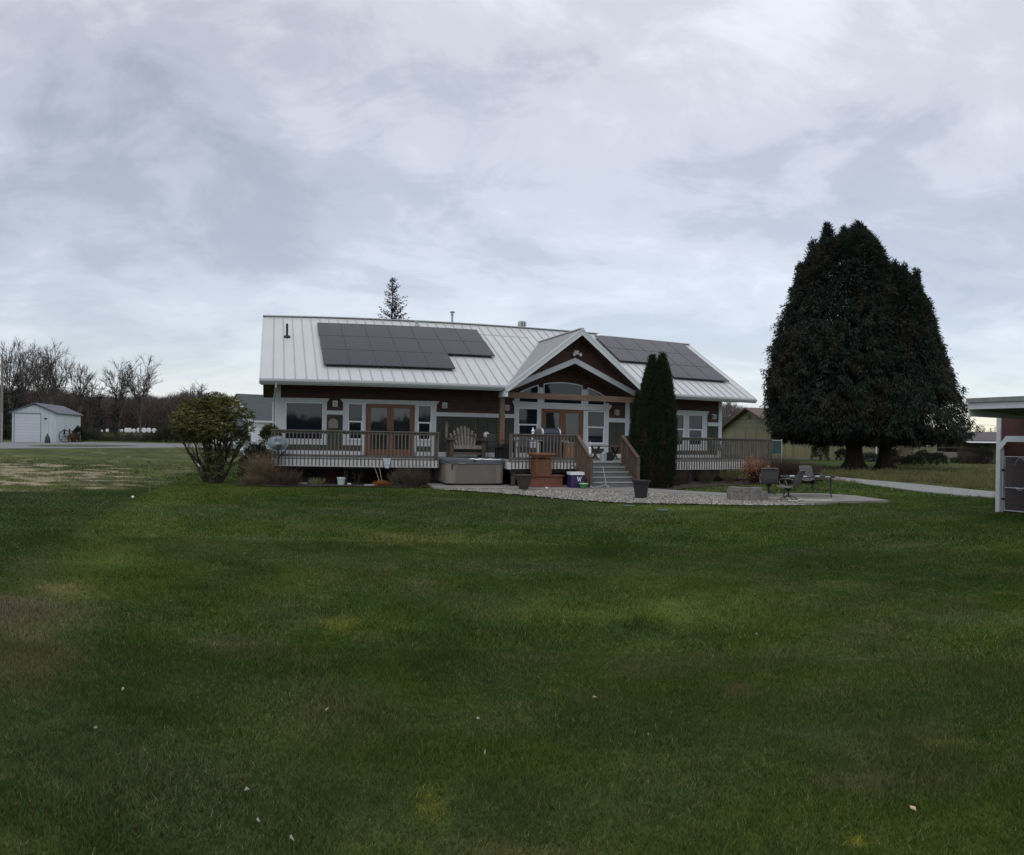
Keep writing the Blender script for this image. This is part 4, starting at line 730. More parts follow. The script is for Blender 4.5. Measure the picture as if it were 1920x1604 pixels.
ur.box(8.81, 9.39, -3.69, -3.17, .456, .50); pl_.part('urn_frame', ur, RW_)
la = MB(); x0, x1, z0, z1 = 8.87, 9.33, .50, 1.0; 
for k in range(-8, 12):
    for dr in (1, -1):
        pts = []
        for t in np.linspace(0, 1, 2): pass
        c = x0+k*.085; a = (c, z0) if dr > 0 else (c+.5, z0); b = (c+.5, z1) if dr > 0 else (c, z1)
        # clip to panel
        def clip(a, b):
            (ax, az), (bx, bz_) = a, b; t0, t1 = 0., 1.
            for lo, hi in ((x0, x1),):
                d = bx-ax
                ta, tb = sorted(((lo-ax)/d, (hi-ax)/d)); t0 = max(t0, ta); t1 = min(t1, tb)
            return None if t0 >= t1-.02 else ((ax+(bx-ax)*t0, az+(bz_-az)*t0), (ax+(bx-ax)*t1, az+(bz_-az)*t1))
        q = clip(a, b)
        if q: y = -3.672 if dr > 0 else -3.664; la.beam((q[0][0], y, q[0][1]), (q[1][0], y, q[1][1]), .008, .034, up=(0, 1, 0)) if False else la.hexa([(q[0][0]-.02, y-.004, q[0][1]), (q[0][0]+.02, y-.004, q[0][1]), (q[0][0]+.02, y+.004, q[0][1]), (q[0][0]-.02, y+.004, q[0][1]), (q[1][0]-.02, y-.004, q[1][1]), (q[1][0]+.02, y-.004, q[1][1]), (q[1][0]+.02, y+.004, q[1][1]), (q[1][0]-.02, y+.004, q[1][1])])
pl_.part('lattice', la, OR); pl_.part('liner', MB().box(8.875, 9.325, -3.63, -3.22, .51, 1.0), mat('planter_liner', (.03, .018, .012), .9, var=.2))
for x in (8.85, 9.352): pl_.part('side_panel', MB().box(x-.008, x+.008, -3.63, -3.23, .5, 1.0), RW_)
rm = MB(); zz = 1.05; rm.hexa([(8.84, -3.69, zz), (9.36, -3.69, zz), (9.36, -3.17, zz), (8.84, -3.17, zz), (8.74, -3.79, zz+.11), (9.46, -3.79, zz+.11), (9.46, -3.07, zz+.11), (8.74, -3.07, zz+.11)]); rm.box(8.72, 9.48, -3.81, -3.05, zz+.112, zz+.16)
pl_.part('rim', rm, OR)
cl_ = Thing('cooler', 'purple drinks cooler with a white lid and a white letter W', 'cooler', (10.16, -3.95, .05), 'h')
PUR = mat('cooler_purple', (.028, .018, .085), .4, var=.1); q = rrect(9.93, 10.40, -4.18, -3.78, .05)
cl_.part('body', MB().prism([(x, y, .05) for x, y in q], (0, 0, .44)), PUR); cl_.part('lid', MB().prism([(x, y, .492) for x, y in rrect(9.91, 10.42, -4.20, -3.76, .06)], (0, 0, .095)), WHITE2)
cl_.part('handle', MB().tube([(10.06, -3.74, .5), (10.06, -3.74, .78), (10.10, -3.74, .80), (10.21, -3.74, .80), (10.25, -3.74, .78), (10.25, -3.74, .5)], .014, 6), BLACK)
for x in (9.97, 10.36): cl_.part('wheel', MB().lathe((0, 0, 0), [(.05, -.02), (.055, -.015), (.055, .015), (.05, .02)], 12).xf(Matrix.Translation((x, -3.77, .105)) @ Matrix.Rotation(math.pi/2, 4, 'Y')), BLACK)
wm = MB(); y = -4.184
def stroke(a, b, wd): wm.hexa([(a[0]-wd/2, y-.003, a[1]), (a[0]+wd/2, y-.003, a[1]), (a[0]+wd/2, y, a[1]), (a[0]-wd/2, y, a[1]), (b[0]-wd/2, y-.003, b[1]), (b[0]+wd/2, y-.003, b[1]), (b[0]+wd/2, y, b[1]), (b[0]-wd/2, y, b[1])])
wx, wz_, hh = 10.215, .27, .155
for a, b, t in (((-.068, 1), (-.035, 0), .030), ((-.035, 0), (0, .8), .018), ((0, .8), (.035, 0), .030), ((.035, 0), (.068, 1), .018)): stroke((wx+a[0], wz_+a[1]*hh), (wx+b[0], wz_+b[1]*hh), t)
for x in (-.068, .068): wm.box(wx+x-.030, wx+x+.030, y-.0035, y-.0005, wz_+hh-.016, wz_+hh)
wm.box(wx-.022, wx+.022, y-.0035, y-.0005, wz_+hh*.78, wz_+hh*.78+.014)
cl_.part('letter', wm, WHITE2)
bw = Thing('green_bowl', 'green plastic bowl with a white rim in front of the cooler', 'bowl', (10.27, -4.42, .05), 'h')
bw.part('bowl', MB().lathe((10.27, -4.42, .05), [(.09, 0), (.10, .01), (.13, .10), (.145, .145)], 20), mat('bowl_green', (.05, .22, .06), .4, var=.06)); bw.part('rim', MB().lathe((10.27, -4.42, .05), [(.145, .145), (.16, .148), (.16, .175), (.14, .175), (.13, .12)], 20), mat('rim_pale_green', (.35, .6, .38), .4, var=.05))
hs_ = Thing('scooter', 'folded silver kick scooter frame leaning at the foot of the steps', 'scooter', (10.95, -4.5, .05), 'h')
hs_.part('stem', MB().tube([(11.08, -4.55, .10), (10.98, -4.42, .83)], .014, 6), STEEL); hs_.part('deck', MB().beam((11.07, -4.56, .17), (10.50, -4.62, .08), .09, .022), STEEL)
hs_.part('grip', MB().tube([(10.93, -4.40, .84), (11.03, -4.44, .84)], .018, 6), BLACK)
for x, y_ in ((11.12, -4.57), (10.47, -4.62)): hs_.part('wheel', MB().lathe((0, 0, 0), [(.03, -.012), (.05, -.01), (.05, .01), (.03, .012)], 12).xf(Matrix.Translation((x, y_, .102)) @ Matrix.Rotation(math.pi/2, 4, 'X')), STEEL)
thing1('white_stone', 'single white stone on the concrete in front of the red wood box', 'stone', MB().lathe((0, 0, 0), [(.03, 0), (.045, .02), (.03, .05), (.01, .06)], 8), WHITE2, 8.95, -4.35, .05)
# left bed objects
bk_ = Thing('white_bucket', 'white plastic bucket with a lid on the soil under the deck edge', 'bucket', (2.38, -2.15, .02), 'h'); bk_.part('pail', MB().lathe((2.38, -2.15, .015), [(.115, 0), (.135, .18), (.14, .2)], 18), mat('pail_white', (.42, .5, .50), .4, var=.04)); bk_.part('lid', MB().lathe((2.38, -2.15, .015), [(.148, .2), (.150, .245), (.13, .25)], 18), mat('pail_lid', (.48, .56, .56), .4, var=.04))
cr = MB()
for i, (a, b) in enumerate(((0, 0), (.07, .01), (.035, .05))): cr.lathe((a, b, 0), [(.02, 0), (.04, .02), (.035, .045), (.01, .055)], 8)
thing1('crumpled_cloth', 'crumpled white cloth beside the lidded bucket', 'cloth', cr, mat('cloth_white', (.6, .58, .52), .8, var=.08), 2.62, -2.2, .015)
thing1('white_board', 'flat pale board lying on the soil left of the reed clump', 'board', MB().box(-.18, .18, -.09, .09, 0, .02), mat('board_pale', (.5, .5, .47), .7, var=.1), 3.35, -2.3, .015, rot=.2)
thing1('plastic_bag', 'clear plastic sheet snagged on the fascia below the left railing', 'plastic sheet', MB().prism([(-.13, 0, .32), (.14, 0, .32), (.11, -.03, .12), (.06, -.04, -.03), (-.06, -.04, -.02), (-.1, -.02, .1)], (0, -.012, 0)), mat('plastic_pale', (.33, .37, .42), .25, var=.3, vs=14), 3.95, -2.11, .62)
thing1('fallen_log', 'short pale log lying in the bed by the dead bush', 'log', MB().tube([(-.22, 0, .045), (.22, .05, .045)], [.04, .045], 8), GW, 1.0, -2.5, .012)
# fire pit of grey blocks
fp = Thing('fire_pit', 'curved fire pit wall of stacked grey concrete blocks', 'fire pit', (13.23, -9.6, .03), 'h')
for lvl in range(3):
    for i in range(13):
        a = math.radians(150+i*19.5-(lvl % 2)*9.7); 
        if lvl == 2 and not (150 < math.degrees(a) < 285): continue
        if lvl == 1 and not (135 < math.degrees(a) < 305): continue
        ca, sa = math.cos(a), math.sin(a); r0, r1 = .42, .62; da = math.radians(9.4); z0 = .03+lvl*.125+.002; z1 = z0+.121; c = (13.23, -9.6); j = random.uniform(-.008, .008)
        P4 = [(c[0]+(r+j)*math.cos(a+d), c[1]+(r+j)*math.sin(a+d)) for r, d in ((r0, -da), (r1, -da), (r1, da), (r0, da))]
        fp.part('wall_block', MB().hexa([(x, y, z0) for x, y in P4]+[(x, y, z1) for x, y in P4]), BLOCK)
# patio swivel chairs
SLING = mat('sling_fabric', (.075, .075, .072), .8, var=.15, vs=30); FRM = mat('chair_frame', (.12, .115, .10), .45, .3, var=.2)
def swivel(label):
    t = Thing('patio_chair', label, 'chair', (0, 0, 0), 'w', group='mesh swivel chairs on the patio', rot=0)
    side = [(.27, .42), (.2, .385), (-.12, .37), (-.22, .40), (-.29, .52), (-.37, .76), (-.43, .86)]   # (x forward, z)
    b = MB()
    for (x0, z0), (x1, z1) in zip(side[:-1], side[1:]): b.hexa([(x0, -.24, z0), (x0, .24, z0), (x1, .24, z1), (x1, -.24, z1), (x0, -.24, z0+.012), (x0, .24, z0+.012), (x1, .24, z1+.012), (x1, -.24, z1+.012)])
    t.part('sling', b, SLING)
    for y in (-.255, .255):
        f = MB().tube([(x, y, z) for x, z in side], .016, 6); t.part('side_rail', f, FRM)
        t.part('arm', MB().tube([(-.30, y*1.02, .60), (-.05, y*1.1, .64), (.15, y*1.1, .62), (.2, y*1.08, .55), (.14, y*1.03, .40)], .014, 6), FRM)
    t.part('top_rail', MB().tube([(-.43, -.255, .865), (-.45, 0, .875), (-.43, .255, .865)], .016, 6), FRM)
    t.part('swivel_post', MB().lathe((0, 0, 0), [(.03, .08), (.03, .26), (.09, .30), (.10, .345), (.05, .37)], 10), BLACK)
    for k in range(4): a = math.radians(45+90*k); t.part('foot', MB().tube([(0, 0, .13), (.14*math.cos(a), .14*math.sin(a), .10), (.30*math.cos(a), .30*math.sin(a), .02)], .014, 6), BLACK)
    return t
def dup(o, parent=None):
    c = o.copy(); COL.objects.link(c); c.parent = parent
    for ch in [x for x in bpy.data.objects if x.parent == o]: dup(ch, c)
    return c
c0 = swivel('mesh swivel patio chair seen side on in front of the long table'); c0.obj.location = (*gnd(1478, 941), .05); c0.obj.rotation_euler = (0, 0, math.radians(138))
for px, py, rot, lb in ((1441, 932, math.radians(74), 'mesh swivel patio chair turned to show its tall back by the fire pit'), (1523, 925, math.radians(-75), 'mesh swivel patio chair tucked behind the long patio table')):
    c = dup(c0.obj); c.location = (*gnd(px, py), .05); c.rotation_euler = (0, 0, rot); c['label'] = lb
tt = Thing('patio_table', 'long dark framed glass patio table on the concrete', 'table', (0, 0, 0), 'w', rot=0); tt.obj.location = (*gnd(1514, 934), .05); tt.obj.rotation_euler = (0, 0, math.radians(-24))
tt.part('table_top', MB().prism([(x, y, .61) for x, y in rrect(-.84, .84, -.46, .46, .12)], (0, 0, .02)), glassy('table_glass', (.06, .065, .06), .25, .15)); tt.part('frame', MB().tube([(x, y, .62) for x, y in rrect(-.85, .85, -.47, .47, .12)]+[(.85-.12, -.47, .62)], .018, 6), DKMET)
for x in (-.72, .72):
    for y in (-.38, .38): tt.part('leg', MB().tube([(x, y, .61), (x, y, .3), (x*1.04, y*1.04, 0)], .017, 6), DKMET)
for k_, (x, y) in enumerate(((-.5, .1), (-.1, -.2), (.3, .2), (.62, -.3))):
    o = MB().box(-.07, .07, -.04, .04, 0, .012).build('paper_scrap', WHITE2); p = gnd(1514, 934); R_ = Matrix.Rotation(math.radians(-24), 2) @ Vector((x, y)); o.location = (p[0]+R_.x, p[1]+R_.y, .682); meta(o, 'small white scrap lying on the glass patio table', 'scrap', 'white scraps on the patio table')
hose = MB().tube([(*gnd(1478, 943.5), .075), (*gnd(1495, 945), .075), (*gnd(1503, 943), .10), (*gnd(1512, 943.6), .08), (*gnd(1530, 943.6), .075), (*gnd(1560, 943.6), .075)], .022, 6).build('hose', mat('hose_cream', (.5, .47, .40), .5, var=.1)); meta(hose, 'cream hose lying along the front edge of the patio', 'hose')
# irrigation lids in the lawn
for k_, (x, y) in enumerate(((1180, 949), (1243, 957))):
    o = MB().lathe((0, 0, 0), [(.16, -.01), (.16, .012), (.14, .016)], 16).build('valve_lid', mat('lid_green', (.03, .09, .06), .6, var=.1)); o.location = (*gnd(x, y), .0); meta(o, ['left one of two round green irrigation lids set in the lawn', 'right one of two round green irrigation lids set in the lawn'][k_], 'valve lid', 'irrigation lids in the lawn')
# wood chips lying in the grass
CHIP = mat('chip_wood', (.28, .25, .20), .8, var=.12); CHIPT = mat('chip_tan', (.55, .40, .28), .8, var=.08)
for i, (x, y, sz, nm) in enumerate(((1711, 1527, 1.3, 0), (1114, 1317, 1.1, 1), (613, 1340, 1., 1), (180, 1375, .9, 1), (230, 1300, 1., 1), (461, 1493, 1., 1), (910, 1421, 1., 2), (897, 1357, .7, 1), (1418, 1195, .8, 1), (546, 1586, 1., 2), (484, 1550, .7, 1), (1215, 1388, .7, 2), (458, 1042, .8, 1))):
    a = random.uniform(0, 6.28); L_, W_ = ((.026, .017) if nm != 2 else (.034, .006)); L_ *= sz*.62; W_ *= sz*.62; n = 6
    P = [(math.cos(2*math.pi*k/n+.3)*L_*random.uniform(.8, 1.1), math.sin(2*math.pi*k/n+.3)*W_*random.uniform(.8, 1.1), .012+random.uniform(0, .012)) for k in range(n)]
    o = MB().prism(P, (0, 0, .006)).build('wood_chip', CHIPT if nm == 0 else CHIP); o.location = (*gnd(x, y), .012); o.rotation_euler = (random.uniform(-.3, .3), random.uniform(-.3, .3), a)
    meta(o, {0: 'large tan wood chip lying in the lawn at the lower right', 1: 'small pale wood chip lying in the lawn', 2: 'thin pale splinter lying in the lawn'}[nm], 'wood chip', 'wood chips scattered over the lawn')
bl_ = MB().lathe((0, 0, 0), [(.01, 0), (.09, .03), (.12, .11), (.1, .19), (.05, .235), (.01, .24)], 14).build('white_ball', mat('old_ball', (.55, .55, .50), .5, var=.12)); bl_.location = (*gnd(372, 879), 0); meta(bl_, 'pale ball lying on the lawn left of the leafy shrub', 'ball')
pb = MB().lathe((0, 0, 0), [(.01, 0), (.035, .02), (.04, .04), (.02, .065), (.01, .07)], 10).build('white_ball', WHITE2); pb.location = (*gnd(249, 935), 0); meta(pb, 'tiny white ball on the dark lawn in front of the thin stake', 'ball')
stk = Thing('sapling_stake', 'thin staked sapling at the edge of the rough field', 'stake', (*gnd(281, 926), 0), 'w')
X_, Y_ = gnd(281, 926); stk.part('stem', MB().tube([(X_, Y_, 0), (X_-.01, Y_, .4), (X_-.05, Y_, .86)], [.010, .008, .006], 6), GW); stk.part('tie', MB().lathe((X_-.05, Y_, .84), [(.012, 0), (.022, .01), (.022, .04), (.01, .05)], 8), BLACK); stk.part('tie', MB().lathe((X_-.015, Y_, .38), [(.012, 0), (.018, .01), (.018, .03), (.01, .04)], 8), BLACK)
# ------------------------------------------------------------------ shed with kennel at the right edge
kA = np.array(at(1814, 16.5)); kB = np.array(at(1920, 15.4)); kd = (kB-kA)/np.linalg.norm(kB-kA); kn = np.array([-kd[1], kd[0]])
if kn@kA < 0: kn = -kn
kr = math.atan2(kd[1], kd[0])
kp = np.array(gnd(1873, 960)); q0 = kp-kA; px_, py_ = q0@kd, q0@kn
shed = Thing('kennel_shed', 'red brown shed with a wide white edged lean-to roof and a dog run', 'shed', (0, 0, 0), 'w', rot=0); shed.obj.location = (kA[0], kA[1], 0); shed.obj.rotation_euler = (0, 0, kr)
KL = 9.; zf0, zf1 = 2.57, 2.72
KB = lines_bump(mat('kennel_siding', (.085, .035, .030), .8, var=.2), 0, .2, .4, .05)
ins = MB().prism([(0.02, .03, zf0+.01), (KL, .03, zf0+.01), (KL, py_+2.6, zf0-.2), (0.02, py_+2.6, zf0-.2)], (0, 0, .03)); shed.part('soffit', ins, mat('shed_soffit', (.10, .09, .08), .8, var=.2))
shed.part('roof', MB().prism([(-.02, -.05, zf1), (KL, -.05, zf1), (KL, py_+2.6, zf1+.12), (-.02, py_+2.6, zf1+.12)], (0, 0, .1)), mat('shed_shingle', (.21, .235, .23), .85, var=.2, vs=8, bump=.4))
shed.part('fascia', MB().box(-.0, KL, 0, .028, zf0, zf1-.002), WHITE); shed.part('fascia', MB().box(-.0, .028, .03, py_+2.6, zf0-.16, zf1-.002), WHITE)
shed.part('corner_post', MB().box(px_-.07, px_+.07, py_-.07, py_+.07, 0, zf0-.0), mat('post_white', (.56, .58, .58), .6, var=.12, vs=5, bump=.2))
sh = MB().box(px_+.07, px_+.09, py_+.09, py_+2.5, 0, zf0-.1).box(px_+.08, KL, py_+2.5, py_+2.55, 0, zf0-.1); shed.part('wall', sh, KB)
gz0 = 1.9
shed.part('front_wall', MB().prism([(px_+.07, py_-.03, zf0-.05), (px_+.07, py_-.03, 1.75), (px_+.30, py_-.03, 1.93), (KL, py_-.03, 1.93), (KL, py_-.03, zf0-.05)], (0, .05, 0)), KB)
shed.part('arch_trim', MB().prism([(px_+.071, py_-.036, 1.63), (px_+.30, py_-.036, 1.85), (KL, py_-.036, 1.85), (KL, py_-.036, 2.0), (px_+.26, py_-.036, 2.0), (px_+.071, py_-.036, 1.82)], (0, -.03, 0)), WHITE)
gt = Thing('kennel_gate', 'chain link gate on a galvanised tube frame closing the dog run', 'gate', (0, 0, 0), 'w', rot=0); gt.obj.location = shed.obj.location; gt.obj.rotation_euler = (0, 0, kr); GALV = mat('galvanised', (.42, .44, .46), .4, .6, var=.12)
x0 = px_+.17; x1 = x0+1.25; yk = py_+.02; GH = 1.46
gt.part('hinge_post', MB().tube([(px_+.11, yk, 0), (px_+.11, yk, 1.62)], .028, 8), GALV)
gt.part('gate_frame', MB().tube([(x0, yk, .05), (x0, yk, GH), (x1, yk, GH), (x1, yk, .05), (x0, yk, .05)], .019, 8).tube([(x0, yk, .80*GH/1.46-.15), (x1, yk, .65)], .016, 8), GALV)
mesh_ = MB(); st_ = .06; k = -int(1.5/st_)
while x0+k*st_ < x1:
    for dr in (1, -1):
        c = x0+k*st_; a = max(0, (x0-c)); b = min(GH-.05, x1-c)
        if b > a+.02:
            if dr > 0: mesh_.tube([(c+a, yk+.004, .05+a), (c+b, yk+.004, .05+b)], .0022, 3)
            else: mesh_.tube([(c+a, yk-.004, GH-a), (c+b, yk-.004, GH-b)], .0022, 3)
    k += 1
gt.part('chain_link', mesh_, GALV); 
for z in (.35, 1.1): gt.part('hinge', MB().box(px_+.08, x0+.02, yk-.03, yk+.03, z-.03, z+.03), BLACK)
hz_ = MB().tube([(x0+.55+.24*math.cos(a)*(1+.1*math.sin(2*a)), yk-.04, 1.02+.42*math.sin(a)) for a in np.linspace(-2.2, 2.6, 22)], .008, 5).build('cable_loop', GALV); hz_.location = shed.obj.location; hz_.rotation_euler = (0, 0, kr); meta(hz_, 'loop of grey cable hanging on the chain link gate', 'cable')
# ------------------------------------------------------------------ plants near the house
def tree_thing(name, label, cat, xy, group=None): return Thing(name, label, cat, (xy[0], xy[1], 0), 'w', group)
def cluster_shade(C, sc_=1.2):
    return .75+.5*np.clip((vn(C[:, 0]*sc_+C[:, 2]*.7, C[:, 1]*sc_+C[:, 2]*sc_*1.1)), 0, 1)
# giant cedars: profile tables (picture rows to half widths) measured once, built at their real distance
def cedar(name, label, R, bx, prof, n, trunk_r, seed, dens=None, spires=()):
    """prof: list of (z, left, right) metres; crown envelope is a rounded solid of that outline, as deep as it is wide"""
    base = np.array(at(bx, R)); u = base/np.hypot(*base); rgt = np.array([u[1], -u[0]]); t = tree_thing(name, label, 'tree', base, 'giant cedars behind the path')
    Z = np.array([p[0] for p in prof]); Lf = np.array([p[1] for p in prof]); Rt = np.array([p[2] for p in prof])
    zmin, zmax = Z.min(), Z.max(); g = np.random.default_rng(seed)
    zz = g.uniform(zmin, zmax, n*3); wL = np.interp(zz, Z, Lf); wR = np.interp(zz, Z, Rt); wd = (wL+wR)/2; keep = g.random(n*3) < (wd/np.maximum(Lf, Rt).max())*.9+.1; zz, wL, wR, wd = (q[keep][:n] for q in (zz, wL, wR, wd)); m = len(zz)
    a = g.uniform(0, 2*math.pi, m); f = 1-.42*g.random(m)**1.7; tuft = g.random(m) < .10; f = np.where(tuft, f+g.uniform(0, .075, m), f)
    lump = 1+.04*(vn(a*2.2+seed, zz*.9)-.5)*2+.07*(vn(a*8+3, zz*2.2+seed)-.5)*2+.20*np.clip(vn(a*19+seed, zz*2.0)-.5, 0, 1)*2-.04
    cxm = (wR-wL)/2; rx = wd*lump*f; ry = np.minimum(wd, np.maximum(Lf, Rt).max()*.8)*lump*f
    lx = cxm+rx*np.cos(a); ly = ry*np.sin(a)
    for dx, yt, rp, hp, ns in spires:      # secondary leaders poking out of the crown
        tz = g.random(ns)**.7; rs_ = rp*m1*tz*(1-.3*g.random(ns)**2); aa = g.uniform(0, 6.28, ns)
        lx = np.concatenate([lx, dx*m1+rs_*np.cos(aa)]); ly = np.concatenate([ly, rs_*np.sin(aa)]); zz = np.concatenate([zz, zy(yt, R)-hp*m1*tz]); a = np.concatenate([a, aa]); f = np.concatenate([f, np.full(ns, .5)])
    nfr = 230; z2_ = g.uniform(-.75, .5, nfr); a2_ = g.uniform(0, 6.28, nfr); q2_ = g.uniform(.35, 1.0, nfr)**.6; kk = 16; tt2 = g.random(nfr*kk)       # fringe of fronds hanging under the crown
    z2b = np.interp(.6, [0, 1], [zmin, zmin])+.55+np.repeat(z2_, kk)*tt2; L2_ = np.interp(zmin+1.2, Z, Lf); R2_ = np.interp(zmin+1.2, Z, Rt); w2_ = (L2_+R2_)/2; a2b = np.repeat(a2_, kk)+g.normal(0, .025, nfr*kk)
    lx = np.concatenate([lx, (R2_-L2_)/2+w2_*np.repeat(q2_, kk)*np.cos(a2b)]); ly = np.concatenate([ly, w2_*np.repeat(q2_, kk)*np.sin(a2b)*.85]); zz = np.concatenate([zz, z2b]); a = np.concatenate([a, a2b]); f = np.concatenate([f, np.full(nfr*kk, .5)])
    nbt = 620; z0_ = g.uniform(zmin+.4, zmax-.3, nbt); a0_ = g.uniform(0, 6.28, nbt); kk = 11       # branch tips standing proud of the crown
    z1_ = np.repeat(z0_, kk)+g.normal(0, .16, nbt*kk); a1_ = np.repeat(a0_, kk)+g.normal(0, .035, nbt*kk); e_ = np.repeat(g.uniform(.0, .085, nbt), kk)*g.uniform(0, 1.2, nbt*kk); L1 = np.interp(z1_, Z, Lf); R1_ = np.interp(z1_, Z, Rt); w1_ = (L1+R1_)/2
    rr1 = w1_*(.99+e_)+e_*1.8; lx = np.concatenate([lx, (R1_-L1)/2+rr1*np.cos(a1_)]); ly = np.concatenate([ly, np.minimum(rr1, np.maximum(Lf, Rt).max()*.85)*np.sin(a1_)]); zz = np.concatenate([zz, z1_-e_*2]); a = np.concatenate([a, a1_]); f = np.concatenate([f, np.full(nbt*kk, .5)])
    C = np.stack([base[0]+rgt[0]*lx+u[0]*ly, base[1]+rgt[1]*lx+u[1]*ly, zz], 1)
    gap = (vn(a*5.5+seed*3, zz*2.3+9) < .2) & (f > .86); 
    if dens: gap |= dens(lx, zz, g)
    C = C[~gap]; a = a[~gap]; zz = zz[~gap]; m = len(C)
    # each spray: a fan of narrow leaves drooping outward
    k = 9; out = np.stack([rgt[0]*np.cos(a)+u[0]*np.sin(a), rgt[1]*np.cos(a)+u[1]*np.sin(a), np.zeros(m)], 1)
    up = ((zz-zmin)/(zmax-zmin))[:, None]; D0 = unit(out*.6+np.array([0, 0, 1.])*(-.95+1.75*up**2.2+g.normal(0, .3, (m, 1))))
    Cc = np.repeat(C, k, 0)+g.normal(0, .10, (m*k, 3)); Dd = np.repeat(D0, k, 0)+g.normal(0, .38, (m*k, 3))
    col = np.where((vn(a*3+seed, zz*.8+4) > .70)[:, None], np.array([[.032, .031, .021]]), np.array([[.021, .030, .023]])); col = np.where((g.random(m) < .08)[:, None], np.array([[.045, .036, .022]]), col)
    col = np.repeat(col*cluster_shade(C, .9)[:, None]*g.uniform(.65, 1.5, (m, 1)), k, 0)*g.uniform(.7, 1.4, (m*k, 1))
    V, Fi, K = leaves(Cc, Dd, g.uniform(.13, .36, m*k), g.uniform(.035, .075, m*k), col)
    npobj('crown', V, Fi, K, LEAF, t.obj, (base[0], base[1], 0))
    tr = MB(); 
    P = [(0, 0, -.1), (0, 0, .5), (0, 0, 1.6), (.05, 0, 4), (.1, 0, 8), (.1, 0, zmax-1.2)]; rs = [trunk_r*1.55, trunk_r*1.12, trunk_r*.95, trunk_r*.8, trunk_r*.5, .05]
    tr.tube(P, rs, 14)
    for j in range(9): aa = j*.7+seed; rr_ = trunk_r*1.0; tr.tube([(math.cos(aa)*rr_*.55, math.sin(aa)*rr_*.55, 1.2), (math.cos(aa)*rr_*1.0, math.sin(aa)*rr_*1.0, .4), (math.cos(aa)*rr_*1.75, math.sin(aa)*rr_*1.75, -.08)], [.10, .16, .13], 6)
    ob = tr.build('trunk', mat('cedar_bark', (.030, .022, .018), .95, var=.4, vs=5, stretch=(3, 3, .4), bump=.8, bs=14), (0, 0, 0)); ob.parent = t.obj
    lb = []; 
    for j in range(70):
        z0 = g.uniform(1.8, zmax-1); aa = g.uniform(0, 6.28); ln = float(np.interp(z0, Z, (Lf+Rt)/2))*.85; lb.append((z0, aa, ln))
    A = np.array([[0, 0, z] for z, _, _ in lb]); Bp = np.array([[math.cos(q)*l, math.sin(q)*l, z-.1*l] for z, q, l in lb]); V, Fi, K = segs(A, Bp, .07, .015, np.tile([[.022, .016, .013]], (len(lb), 1))); npobj('limbs', V, Fi, K, TWIG, t.obj)
    return t
def zy(y, R, x=1620): return EYE+(hz(x)-y)/F*R
R1 = 47.6; m1 = R1/F
A_ = [(424, -1, 2), (430, 5, 8), (440, 16, 18), (455, 46, 32), (470, 72, 42), (490, 88, 50), (510, 98, 58), (535, 108, 64), (565, 118, 70), (600, 130, 78), (650, 146, 84), (700, 155, 88), (760, 157, 90), (790, 156, 90), (808, 148, 86), (820, 128, 70), (830, 70, 40)]
cedar('cedar_tree', 'taller left giant dark cedar with twin pointed tops', R1, 1602, [(zy(y, R1), l*m1, r*m1) for y, l, r in A_[::-1]], 30000, .56, 3, None, [(-57, 421, 14, 62, 420), (-84, 452, 11, 60, 260), (-24, 428, 12, 50, 240), (-108, 496, 10, 60, 200), (-2, 414, 8, 46, 130)])
# second leader of the left tree
R2 = 48.3; m2 = R2/F
B_ = [(500, 2, 3), (508, 20, 24), (522, 34, 42), (540, 42, 56), (565, 54, 68), (600, 68, 82), (650, 78, 98), (690, 84, 110), (720, 86, 124), (760, 88, 142), (790, 88, 155), (802, 84, 160), (812, 80, 158), (822, 70, 122), (830, 40, 60)]
def holes(lx, z, g): return (lx > 2.6) & (z < 4.8) & (g.random(len(lx)) < .62) | (lx > 4.6) & (g.random(len(lx)) < .25)
cedar('cedar_tree', 'shorter right giant dark cedar leaning into its taller neighbour', R2, 1660, [(zy(y, R2), l*m2, r*m2) for y, l, r in B_[::-1]], 22000, .46, 8, holes, [(12, 490, 11, 60, 260), (30, 496, 10, 60, 240), (54, 504, 11, 74, 320), (78, 560, 8, 50, 160)])

